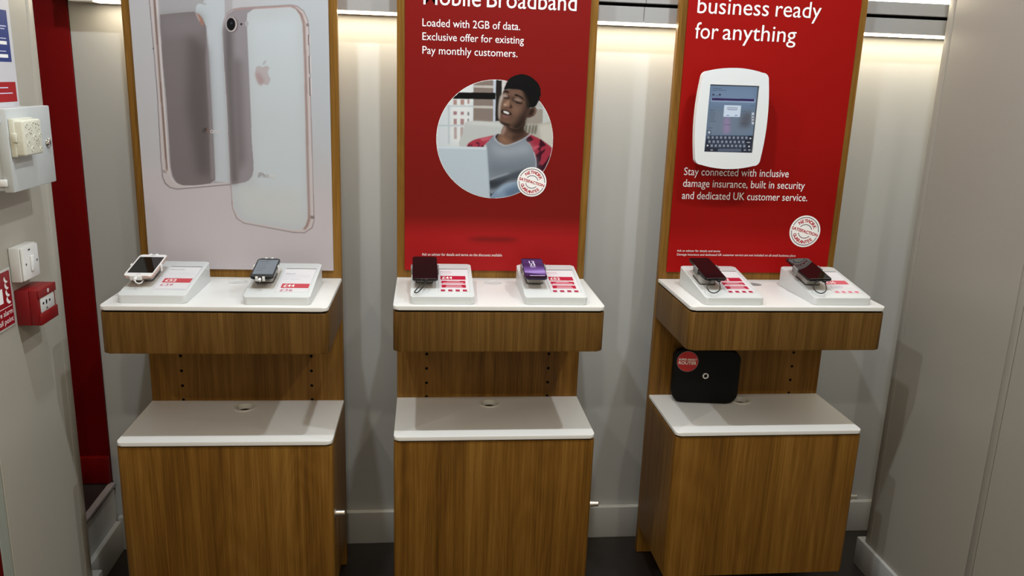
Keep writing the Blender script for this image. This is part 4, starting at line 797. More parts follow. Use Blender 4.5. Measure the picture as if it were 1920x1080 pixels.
# ------------------------------------------------------------------ printed pictures
def smooth_poly(P, n=6):
    P = np.array(P, float); m = len(P); out = []
    for i in range(m):
        p0, p1, p2, p3 = P[i - 1], P[i], P[(i + 1) % m], P[(i + 2) % m]
        for j in range(n):
            t = j / n
            out.append(0.5 * ((2 * p1) + (-p0 + p2) * t + (2 * p0 - 5 * p1 + 4 * p2 - p3) * t * t + (-p0 + 3 * p1 - 3 * p2 + p3) * t ** 3))
    return np.array(out)
def inside(X, Y, P):
    r = np.zeros(X.shape, bool)
    m = len(P)
    for i in range(m):
        x0, y0 = P[i]; x1, y1 = P[(i + 1) % m]
        if y0 == y1:
            continue
        c = ((y0 > Y) != (y1 > Y)) & (X < (x1 - x0) * (Y - y0) / (y1 - y0) + x0)
        r ^= c
    return r
def blur2(A, s):
    if s < 0.25:
        return A
    k = int(3 * s + 1.5)
    g = np.exp(-0.5 * (np.arange(-k, k + 1) / s) ** 2); g /= g.sum()
    P = np.pad(A, k, mode='edge')
    T = sum(g[i] * P[i:i + A.shape[0], :] for i in range(2 * k + 1))
    return sum(g[i] * T[:, i:i + A.shape[1]] for i in range(2 * k + 1))
def paint(layers, x0, x1, z0, z1, step, circle=None):
    """composite soft-edged printed shapes on a grid (millimetres); returns linear colour and coverage"""
    nx, nz = int(round((x1 - x0) / step)) + 1, int(round((z1 - z0) / step)) + 1
    xs = np.linspace(x0, x1, nx); zs = np.linspace(z0, z1, nz)
    C = np.zeros((nz, nx, 3)); A = np.zeros((nz, nx))
    X, Z = np.meshgrid(xs, zs)
    cm = None
    if circle:
        d = np.hypot(X - circle[0], Z - circle[1])
        cm = np.clip((circle[2] - d) / step + 0.5, 0, 1)
    for col, blur, sm, clip, pts in layers:
        P = smooth_poly(pts) if sm else np.array(pts, float)
        pad = blur * 3.2 + 2 * step
        i0 = max(0, int((P[:, 0].min() - pad - x0) / step)); i1 = min(nx, int((P[:, 0].max() + pad - x0) / step) + 2)
        j0 = max(0, int((P[:, 1].min() - pad - z0) / step)); j1 = min(nz, int((P[:, 1].max() + pad - z0) / step) + 2)
        if i1 <= i0 or j1 <= j0:
            continue
        sx, sz = X[j0:j1, i0:i1], Z[j0:j1, i0:i1]
        q = step / 4
        m = sum(inside(sx + dx, sz + dz, P).astype(float) for dx in (-q, q) for dz in (-q, q)) / 4
        m = blur2(m, blur / step)
        if clip and cm is not None:
            m = m * cm[j0:j1, i0:i1]
        c = np.array([lin(v) for v in col])
        C[j0:j1, i0:i1] = C[j0:j1, i0:i1] * (1 - m[..., None]) + c * m[..., None]
        A[j0:j1, i0:i1] = A[j0:j1, i0:i1] * (1 - m) + m
    return xs, zs, C, A
def attr_mat(name, rough, spec, emit=0.0):
    m = bpy.data.materials.new(name)
    m.use_nodes = True
    nt = m.node_tree
    a = nt.nodes.new('ShaderNodeAttribute'); a.attribute_name = 'print'
    b = nt.nodes['Principled BSDF']
    b.inputs['Roughness'].default_value = rough
    b.inputs['Specular IOR Level'].default_value = spec
    nt.links.new(a.outputs['Color'], b.inputs['Base Color'])
    if emit:
        b.inputs['Base Color'].default_value = (0.01, 0.01, 0.012, 1)
        for l in list(nt.links):
            if l.to_socket == b.inputs['Base Color']:
                nt.links.remove(l)
        nt.links.new(a.outputs['Color'], b.inputs['Emission Color'])
        b.inputs['Emission Strength'].default_value = emit
    return m
def print_mesh(name, data, y, m, parent, gain=1.0, zoff=1400.0):
    xs, zs, C, A = data
    nx, nz = len(xs), len(zs)
    X, Z = np.meshgrid(xs / 1000.0, (zs + zoff) / 1000.0)
    V = np.stack([X, np.full_like(X, y), Z], -1).reshape(-1, 3)
    ii = np.arange(nx * nz).reshape(nz, nx)
    Q = np.stack([ii[:-1, :-1], ii[:-1, 1:], ii[1:, 1:], ii[1:, :-1]], -1).reshape(-1, 4)
    cov = (A[:-1, :-1] + A[:-1, 1:] + A[1:, 1:] + A[1:, :-1]).reshape(-1) / 4
    Q = Q[cov > 0.45]
    used = np.zeros(len(V), bool); used[Q.reshape(-1)] = True
    remap = np.cumsum(used) - 1
    V = V[used]; Q = remap[Q]
    # colour bleeds outward a little so that rim vertices keep their neighbour's ink
    Cb = np.stack([blur2(C[..., i], 1.2) for i in range(3)], -1); Ab = np.maximum(blur2(A, 1.2), 1e-4)
    C = np.where((A > 0.98)[..., None], C, Cb / Ab[..., None])
    c = np.clip(C.reshape(-1, 3)[used] * gain, 0, 0.92)
    me = bpy.data.meshes.new(name)
    me.vertices.add(len(V)); me.vertices.foreach_set('co', V.astype(np.float32).ravel())
    me.loops.add(len(Q) * 4); me.loops.foreach_set('vertex_index', Q.astype(np.int32).ravel())
    me.polygons.add(len(Q)); me.polygons.foreach_set('loop_start', np.arange(0, len(Q) * 4, 4, dtype=np.int32))
    me.update(calc_edges=True); me.validate()
    at = me.color_attributes.new('print', 'FLOAT_COLOR', 'POINT')
    at.data.foreach_set('color', np.concatenate([c, np.ones((len(c), 1))], 1).astype(np.float32).ravel())
    me.materials.append(m)
    o = bpy.data.objects.new(name, me); COL.objects.link(o); o.parent = parent
    return o
PRINT = attr_mat('printed_paper', 0.5, 0.12)

def red_poster_mat(name, zh, base, dark, floor, soft=0.10):
    """printed red card: a darker backdrop fading into a brighter printed floor"""
    m = bpy.data.materials.new(name); m.use_nodes = True
    nt = m.node_tree; b = nt.nodes['Principled BSDF']
    b.inputs['Roughness'].default_value = 0.5; b.inputs['Specular IOR Level'].default_value = 0.12
    tc = nt.nodes.new('ShaderNodeTexCoord'); sp = nt.nodes.new('ShaderNodeSeparateXYZ')
    nt.links.new(tc.outputs['Object'], sp.inputs[0])
    mr = nt.nodes.new('ShaderNodeMapRange'); mr.inputs[1].default_value = 1.0; mr.inputs[2].default_value = 1.9
    nt.links.new(sp.outputs['Z'], mr.inputs[0])
    cr = nt.nodes.new('ShaderNodeValToRGB'); e = cr.color_ramp.elements
    t = lambda z: (z - 1.0) / 0.9
    e[0].position = t(zh - 0.035); e[0].color = floor
    e[1].position = t(zh + 0.03); e[1].color = dark
    k = cr.color_ramp.elements.new(t(zh + 0.03 + soft)); k.color = dark
    k = cr.color_ramp.elements.new(t(zh + 0.12 + soft * 2)); k.color = base
    nt.links.new(mr.outputs[0], cr.inputs[0])
    nt.links.new(cr.outputs[0], b.inputs['Base Color'])
    return m
RED2 = red_poster_mat('red_card_a', 1.185, (0.19, 0.006, 0.005, 1), (0.17, 0.007, 0.005, 1), (0.34, 0.010, 0.011, 1))
RED3 = red_poster_mat('red_card_b', 1.165, (0.30, 0.004, 0.003, 1), (0.25, 0.003, 0.002, 1), (0.33, 0.004, 0.004, 1))
PINKC = mat('pale_pink_card', (0.44, 0.43, 0.44, 1), 0.5, spec=0.12)
WHITEINK = ink(246, 236, 236)
PY = -0.0042                           # front face of a poster, stand coordinates
posters = []
PL_LABEL = ['pale pink poster showing the backs of two phones', 'red poster with a man using a laptop in a round picture',
            'red poster behind the wall tablet, reading business ready for anything']
for k, (sx, sy, sr) in enumerate(STANDS):
    Pp = empty('poster', (sx, sy, 0.0), sr)
    tag(Pp, PL_LABEL[k], 'poster', 'posters on the stands')
    finish('card', box_bm(-HW + PM, HW - PM, PY, -0.0006, ZP, BTOP - 0.03, 0.0006, 1), [PINKC, RED2, RED3][k], Pp)
    posters.append(Pp)
fm = lambda x, z: (x, PY - 0.0009, z)
fm2 = lambda x, z: (x, PY - 0.0004, z)

# poster 1: two phones, back view
print_mesh('printed_picture', paint(PHONES_PRINT, -275.5, 275.5, ZP * 1000 - 1400 + .7, 500, 1.5), PY - 0.0004, PRINT, posters[0], np.array([0.735, 0.765, 0.80]))
lettering('phone_lettering', [('iPhone', -0.0945, 1.4506, 0.0480, 0.0145)], fm, [ink(52, 42, 40), ink(116, 84, 66), ink(186, 184, 188)], posters[0], fmt=[0, 0, 1, 2, 2, 2])
lettering('phone_lettering', [('iPhone', 0.0589, 1.3236, 0.0500, 0.0150)], fm, [ink(122, 114, 114), ink(150, 144, 144), ink(188, 186, 186)], posters[0], fmt=[0, 0, 0, 1, 2, 2])
flat_rects('legal_line', [(0.205, 0.262, 1.0492, 1.0499)], fm, ink(180, 172, 172), posters[0])

# poster 2: man with laptop
CIRC = (-0.8, 51.8, 178.5)
cy_ = [(CIRC[0] + (CIRC[2] + 1.6) * math.cos(a * math.pi / 60), CIRC[1] + (CIRC[2] + 1.6) * math.sin(a * math.pi / 60)) for a in range(120)]
def disc(name, cx, cz, r, y, m, parent, n=72, ry=None):
    b = bmesh.new()
    b.faces.new([b.verts.new((cx + r * math.cos(2 * math.pi * i / n), y, cz + (ry or r) * math.sin(2 * math.pi * i / n))) for i in range(n)])
    me = bpy.data.meshes.new(name); b.to_mesh(me); b.free(); me.materials.append(m)
    o = bpy.data.objects.new(name, me); COL.objects.link(o); o.parent = parent
    return o
disc('picture_border', CIRC[0] / 1000, (CIRC[1] + 1400) / 1000, (CIRC[2] + 1.5) / 1000, PY - 0.0003, ink(236, 226, 226), posters[1], 120)
print_mesh('printed_picture', paint(PHOTO, -181, 181, -130, 260, 1.2, CIRC), PY - 0.0006, PRINT, posters[1], 0.88)
# soft printed ellipse below the picture
def ell_print():
    pts = [(3 + 82 * math.cos(a / 24 * math.pi), -259 + 8 * math.sin(a / 24 * math.pi)) for a in range(48)]
    xs, zs, C, A = paint([((140, 22, 22), 0, 0, 0, [(-130, -300), (140, -300), (140, -215), (-130, -215)])], -118, 124, -285, -233, 2.0)
    X, Z = np.meshgrid(xs, zs)
    m = blur2(inside(X, Z, np.array(pts)).astype(float), 3.2)
    base = np.array([0.34, 0.010, 0.011]); dk = np.array([0.14, 0.008, 0.007])
    C = base * (1 - m[..., None]) + dk * m[..., None]
    A = np.ones_like(m); A[m < 0.02] = 0.0; C = C * A[..., None]
    return xs, zs, C, A
print_mesh('printed_ellipse', ell_print(), PY - 0.0003, PRINT, posters[1], 1.0)
for wd_ in [('Mobile', -0.2225, 1.8385, 0.1680, 0.0480), ('Broadband', -0.0365, 1.8385, 0.2685, 0.0480)]:
    lettering('headline_word', [wd_], fm, WHITEINK, posters[1], 0.002)
lettering('offer_text', [('Loaded with 2GB of data.', -0.2250, 1.7772, 0.2896, 0.0218),
                         ('Exclusive offer for existing', -0.2248, 1.7384, 0.3020, 0.0214),
                         ('Pay monthly customers.', -0.2245, 1.6993, 0.2840, 0.0218)], fm, WHITEINK, posters[1])
lettering('small_print', [('Ask an adviser for details and terms on the discounts available', -0.2221, 1.0862, 0.2536, 0.0086)], fm, WHITEINK, posters[1])

# poster 3
for wd_ in [('business', -0.2468, 1.8490, 0.2260, 0.0470), ('ready', 0.0015, 1.8490, 0.1465, 0.0470), ('for', -0.2480, 1.7750, 0.0740, 0.0470), ('anything', -0.1600, 1.7750, 0.2360, 0.0470)]:
    lettering('headline_word', [wd_], fm, WHITEINK, posters[2])
lettering('body_text', [('Stay connected with inclusive', -0.2450, 1.3570, 0.3490, 0.0240),
                        ('damage insurance, built in security', -0.2452, 1.3197, 0.4082, 0.0240),
                        ('and dedicated UK customer service.', -0.2453, 1.2805, 0.4222, 0.0240)], fm, WHITEINK, posters[2])
lettering('small_print', [('Ask an adviser for details and terms', -0.2465, 1.1072, 0.1461, 0.0072),
                          ('Damage insurance and dedicated UK customer service are not included on all small business plans', -0.2453, 1.0946, 0.4055, 0.0072)], fm, WHITEINK, posters[2])

# round network badge
def badge(parent, cx, cz, R, y):
    bd = disc('badge', cx, cz, R, y, ink(232, 232, 234), parent, 72)
    RI = ink(160, 26, 40); RW = ink(70, 40, 52)
    rot = math.radians(-15.5)
    V, Fc = [], []
    def put(me, sx, sy, xo, fn):
        o0 = len(V)
        V.extend([fn(xo + v.co.x * sx, v.co.y * sy) for v in me.vertices])
        Fc.extend([[o0 + i for i in p.vertices] for p in me.polygons])
    ca, sa = math.cos(rot), math.sin(rot)
    def straight(x, z):
        return (cx + x * ca - z * sa, y - 0.0002, cz + x * sa + z * ca)
    me = text_data('SATISFACTION', 0.036)
    xs = [v.co.x for v in me.vertices]; sx = 1.80 * R / (max(xs) - min(xs)); sy = 0.20 * R / cap_height(0.036)
    put(me, sx, sy, -0.90 * R - min(xs) * sx, lambda x, z: straight(x, z - 0.10 * R))
    def arc(word, rad, span, up):
        n = len(word)
        for i, ch in enumerate(word):
            me = text_data(ch, 0.036)
            x_ = [v.co.x for v in me.vertices]; s = 0.215 * R / cap_height(0.036)
            mid = (max(x_) + min(x_)) / 2
            t = (i / (n - 1) - 0.5) * span
            a = (math.pi / 2 - t if up else -math.pi / 2 + t) + rot
            tx, tz = (math.sin(a), -math.cos(a)) if up else (-math.sin(a), math.cos(a))
            nx, nz = (math.cos(a), math.sin(a)) if up else (-math.cos(a), -math.sin(a))
            bx, bz = cx + rad * math.cos(a), cz + rad * math.sin(a)
            put(me, s * 0.98, s, -mid * s * 0.98, lambda x, z: (bx + tx * x + nx * z, y - 0.0002, bz + tz * x + nz * z))
    arc('NETWORK', 0.56 * R, 1.75, True)
    arc('GUARANTEE', 0.77 * R, 1.95, False)
    me = bpy.data.meshes.new('badge_lettering'); me.from_pydata(V, [], Fc); me.materials.append(RI)
    o = bpy.data.objects.new('badge_lettering', me); COL.objects.link(o); o.parent = bd
    b = bmesh.new()
    def band(r, w, a0, a1, n=30):
        A_ = [(rot + math.radians(a0 + (a1 - a0) * i / n)) for i in range(n + 1)]
        p = [b.verts.new((cx + (r - w) * math.cos(a), y - 0.0002, cz + (r - w) * math.sin(a))) for a in A_]
        q = [b.verts.new((cx + (r + w) * math.cos(a), y - 0.0002, cz + (r + w) * math.sin(a))) for a in A_]
        for i in range(n):
            b.faces.new((p[i], p[i + 1], q[i + 1], q[i]))
    band(0.875 * R, 0.022 * R, 12, 170); band(0.875 * R, 0.022 * R, 192, 350)
    band(0.43 * R, 0.022 * R, 30, 155); band(0.43 * R, 0.022 * R, 208, 332)
    me = bpy.data.meshes.new('badge_rings'); b.to_mesh(me); b.free(); me.materials.append(RW)
    o = bpy.data.objects.new('badge_rings', me); COL.objects.link(o); o.parent = bd
badge(posters[1], 0.1181, 1.3256, 0.0460, PY - 0.0012)
badge(posters[2], 0.1826, 1.1805, 0.0530, PY - 0.0009)

# ------------------------------------------------------------------ wall tablet in its white case
TX, TZ = -0.1335, 1.5385
tb = empty('tablet', (STANDS[2][0] + TX, STANDS[2][1], TZ - 0.15), STANDS[2][2])
tag(tb, 'tablet in a rounded white case mounted on the right-hand red poster', 'tablet')
# curved outline from the photograph's case: bowed sides
def case_outline(sc=1.0, n=10):
    hw_t, hh, bow, bowz, r = 0.1045, 0.1405, 0.0092, 0.0115, 0.020
    pts = []
    def side(p, q, nx, nz, amt):
        for i in range(n):
            t = i / n
            k = 4 * t * (1 - t) * amt
            pts.append((p[0] + (q[0] - p[0]) * t + nx * k, p[1] + (q[1] - p[1]) * t + nz * k))
    def corner(cx, cz, a0):
        for i in range(n):
            a = a0 + math.pi / 2 * i / n
            pts.append((cx + r * math.cos(a), cz + r * math.sin(a)))
    side((-hw_t + r, -hh), (hw_t - r, -hh), 0, -1, bowz); corner(hw_t - r, -hh + r, -math.pi / 2)
    side((hw_t, -hh + r), (hw_t, hh - r), 1, 0, bow); corner(hw_t - r, hh - r, 0)
    side((hw_t - r, hh), (-hw_t + r, hh), 0, 1, bowz); corner(-hw_t + r, hh - r, math.pi / 2)
    side((-hw_t, hh - r), (-hw_t, -hh + r), -1, 0, bow); corner(-hw_t + r, -hh + r, math.pi)
    return [(x * sc, z * sc) for x, z in pts]
def upright(bm):
    """turn a plan prism (x, y, z) so that its height points out of the wall (-y)"""
    bm.transform(Matrix(((1, 0, 0, 0), (0, 0, -1, 0), (0, 1, 0, 0), (0, 0, 0, 1))))
    return bm
CASEW = mat('white_tablet_case', (0.74, 0.77, 0.80, 1), 0.32)
zc = 0.15
case = finish('case', upright(prism_bm(case_outline(), 0.058, 0.0805, 0.006, 4)), CASEW, tb, True, loc=(0, 0, zc))
SX0, SX1, SZ0, SZ1 = -0.0778, 0.0768, -0.1006, 0.1015
cut(case, box_bm(SX0, SX1, -0.1, -0.0765, SZ0, SZ1))
finish('mount', cyl_bm((0, PY - 0.0008, 0), (0, -0.0575, 0), 0.045, 0.06, 32), CASEW, tb, True, loc=(0, 0, zc))
SCR = attr_mat('tablet_screen', 0.12, 0.5, emit=0.78)
xs_ = paint(SCREEN_PRINT, TX * 1000 + SX0 * 1000 + .4, TX * 1000 + SX1 * 1000 - .4, (TZ + SZ0) * 1000 - 1400 + .4, (TZ + SZ1) * 1000 - 1400 - .4, 0.8)
xs_ = (xs_[0] - TX * 1000, xs_[1] - (TZ - 0.15) * 1000 + 1400 - 1400, xs_[2], xs_[3])
print_mesh('screen', xs_, -0.0768, SCR, tb, 1.0, zoff=1400.0)
b = bmesh.new()
for (a0, a1, c0, c1) in ((SX0, SX0 + 0.0012, SZ0, SZ1), (SX1 - 0.0035, SX1, SZ0, SZ1), (SX0, SX1, SZ1 - 0.003, SZ1), (SX0, SX1, SZ0, SZ0 + 0.001)):
    box_bm(a0 + 0.0001, a1 - 0.0001, -0.0772, -0.0767, c0 + 0.0001, c1 - 0.0001, bm=b)
finish('screen_edge', b, mat('dark_screen_edge', (0.05, 0.055, 0.06, 1), 0.4), tb, loc=(0, 0, zc))

# ------------------------------------------------------------------ phone plinths and phones
PW, PD, PH0, PH1 = 0.180, 0.255, 0.0225, 0.060
TH = math.atan2(PH1 - PH0, PD)
PLW = mat('plinth_white', (0.64, 0.665, 0.675, 1), 0.35)
PAD = mat('taupe_pad', (0.50, 0.47, 0.43, 1), 0.5)
GREYP = mat('translucent_grey_plastic', (0.46, 0.45, 0.44, 1), 0.3)
PAPER = mat('ticket_paper', (0.70, 0.69, 0.72, 1), 0.45)
CABLE = mat('black_cable', (0.012, 0.012, 0.012, 1), 0.4)
DKSLOT = mat('dark_slot', (0.06, 0.06, 0.06, 1), 0.5)
CLEAR = mat('smoky_clamp', (0.22, 0.22, 0.22, 1), 0.2)
REDI_A = ink(205, 74, 86, 0.85); REDI_C = ink(190, 30, 62, 0.85)
def top_map(h):
    """plinth top: x across, v up the slope from the front edge, h above the surface"""
    def f(x, v):
        return (x, v * math.cos(TH) - h * math.sin(TH), PH0 + v * math.sin(TH) + h * math.cos(TH))
    return f
def slab_on_top(name, pts, h0, h1, m, parent, bev=0.0):
    bm = prism_bm(pts, h0, h1, bev, 2)
    for v in bm.verts:
        x, y, z = v.co
        v.co = Vector(top_map(z)(x, y))
    return finish(name, bm, m, parent, True)

def plinth(loc, rz, label, style, price, price2, title, ped, tail):
    e = empty('phone_plinth', loc, rz)
    tag(e, label, 'phone plinth', 'white phone plinths on the upper shelves')
    out = round_outline(-PW / 2, PW / 2, 0.0, PD, (0.012, 0.012, 0.010, 0.010))
    body = finish('body', prism_bm(out, 0.0004, None, 0.0018, 2, ztop=lambda x, y: PH0 + y * math.tan(TH)), PLW, e, True)
    slab_on_top('phone_pad', round_outline(-0.083, -0.0175, 0.056, 0.212, (0.008,) * 4), 0.0001, 0.0006, PAD if style == 'A' else mat('grey_pad', (0.58, 0.575, 0.565, 1), 0.45), e)
    tk = slab_on_top('price_ticket', round_outline(-0.010, 0.0785, 0.0365, 0.2105, (0.0005,) * 4), 0.0001, 0.0006, PAPER, e)
    slab_on_top('ticket_slot', round_outline(-0.0085, 0.079, 0.2108, 0.2145, (0.0005,) * 4), 0.0001, 0.0007, DKSLOT, e)
    f = top_map(0.0010); fr = top_map(0.0008)
    GR = ink(120, 118, 126); PK = ink(190, 96, 124); LG = ink(176, 176, 186)
    # thin groove lines at the right and left of the ticket window
    flat_rects('window_edge', [(0.0787, 0.0797, 0.037, 0.212)], fr, LG, tk)
    flat_rects('window_edge', [(-0.0112, -0.0104, 0.037, 0.212)], fr, LG, tk)
    if style == 'A':
        flat_rects('price_bar', [(0.0, 0.0765, price2[1], price2[1] + 0.032)], fr, REDI_A, tk)
        lettering('price', [(price, 0.006, price2[1] + 0.0075, 0.030, 0.018)], f, ink(250, 240, 240), tk, 0.012)
        lettering('monthly_price', [(price2[0], 0.0015, price2[1] - 0.024, 0.034, 0.016)], f, ink(176, 84, 110), tk, 0.0)
        lettering('title', [(title, -0.0035, 0.186 if len(title) > 9 else 0.168, 0.040 if len(title) > 9 else 0.027, 0.007)], f, GR, tk)
        L = [(-0.004, 0.068, 0.1600, 0.1612), (-0.004, 0.070, 0.1500, 0.1510), (-0.004, 0.012, 0.128, 0.1305), (0.018, 0.044, 0.128, 0.1305), (-0.004, 0.066, 0.1400, 0.1408)]
        flat_rects('ticket_lines', [q for q in L if q[2] > price2[1] + 0.034], fr, LG, tk)
        if price2[1] > 0.08:
            flat_rects('ticket_foot', [(-0.006, 0.0755, 0.0415, 0.0465)], fr, LG, tk)
    else:
        light = style == 'F'
        RI = ink(214, 92, 108, 0.9) if light else REDI_C
        if light:
            flat_rects('price_bar', [(-0.004, 0.0715, 0.1060, 0.1370)], fr, RI, tk)
            lettering('price', [(price, 0.002, 0.113, 0.030, 0.018)], f, ink(250, 238, 240), tk, 0.008)
            lettering('monthly_price', [(price2[0], 0.0, 0.078, 0.038, 0.017)], f, ink(178, 166, 184), tk)
            flat_rects('ticket_lines', [(-0.004, 0.0715, 0.1520, 0.1530), (0.0, 0.0715, 0.072, 0.0728), (0.030, 0.042, 0.190, 0.194)], fr, LG, tk)
        else:
            flat_rects('price_bar', [(-0.004, 0.0700, 0.1270, 0.1565)], fr, RI, tk)
            flat_rects('offer_bar', [(-0.002, 0.0680, 0.0975, 0.1185), (-0.0015, 0.0680, 0.0660, 0.0890)], fr, RI, tk)
            lettering('price', [(price, 0.0005, 0.1325, 0.030, 0.0175)], f, ink(250, 238, 240), tk, 0.014)
            wl = ink(238, 196, 208)
            flat_rects('offer_lines', [(0.014, 0.052, 0.1115, 0.1135), (0.004, 0.062, 0.1015, 0.1045), (0.012, 0.056, 0.0815, 0.0835), (0.012, 0.056, 0.0755, 0.077), (0.010, 0.058, 0.0685, 0.0712)], f, wl, tk)
            lettering('title', [(title, -0.0035, 0.188, 0.030, 0.0065)], f, PK, tk)
            flat_rects('ticket_lines', [(-0.003, 0.032, 0.1805, 0.1818), (-0.003, 0.026, 0.1725, 0.1738)], fr, ink(206, 150, 170), tk)
        for i, x in enumerate((-0.0045, 0.0165, 0.0375, 0.058)):
            ic = flat_rects('ticket_icon', [(x, x + 0.0122, 0.0385, 0.0525)], fr, ink(200, 110, 128) if light else ink(178, 40, 74, 0.85), tk)
    # pedestal under the phone and spring clamp
    slab_on_top('pedestal', round_outline(-0.0735, -0.0285, 0.100, 0.172, (0.007,) * 4), 0.0006, ped, GREYP, e, 0.002)
    slab_on_top('pedestal_foot', round_outline(-0.0765, -0.0255, 0.097, 0.175, (0.008,) * 4), 0.0006, 0.0030, DKSLOT, e, 0.0005)
    # steel tether plug and cable
    if tail:
        key = {'loop': [(-0.057, 0.056, 0.033), (-0.071, 0.046, 0.025), (-0.0775, 0.030, 0.018), (-0.0735, 0.014, 0.013), (-0.062, 0.008, 0.012), (-0.046, 0.018, 0.015), (-0.0375, 0.033, 0.020), (-0.036, 0.046, 0.027), (-0.0365, 0.057, 0.032)],
               'lean': [(-0.057, 0.054, 0.031), (-0.066, 0.030, 0.020), (-0.077, 0.013, 0.012), (-0.0785, 0.006, 0.011), (-0.071, 0.005, 0.011), (-0.060, 0.018, 0.016), (-0.049, 0.034, 0.024), (-0.046, 0.050, 0.031)]}[tail[0]]
        key = [(x + tail[1], v, h) for x, v, h in key]
        pts = []
        for i in range(len(key) - 1):
            p0, p1, p2, p3 = [np.array(key[min(max(j, 0), len(key) - 1)]) for j in (i - 1, i, i + 1, i + 2)]
            for j in range(5):
                t = j / 5
                q = 0.5 * (2 * p1 + (p2 - p0) * t + (2 * p0 - 5 * p1 + 4 * p2 - p3) * t * t + (3 * p1 - p0 - 3 * p2 + p3) * t ** 3)
                pts.append(top_map(q[2])(q[0], q[1]))
        pts.append(top_map(key[-1][2])(key[-1][0], key[-1][1]))
        finish('security_cable', tube_bm(pts, 0.0017), CABLE, e, True)
        ex, ey, ez = pts[-1]
        finish('cable_plug', box_bm(ex - 0.005, ex + 0.005, ey - 0.008, ey + 0.003, ez - 0.004, ez + 0.003, 0.0015), CABLE, e, True)
    return e

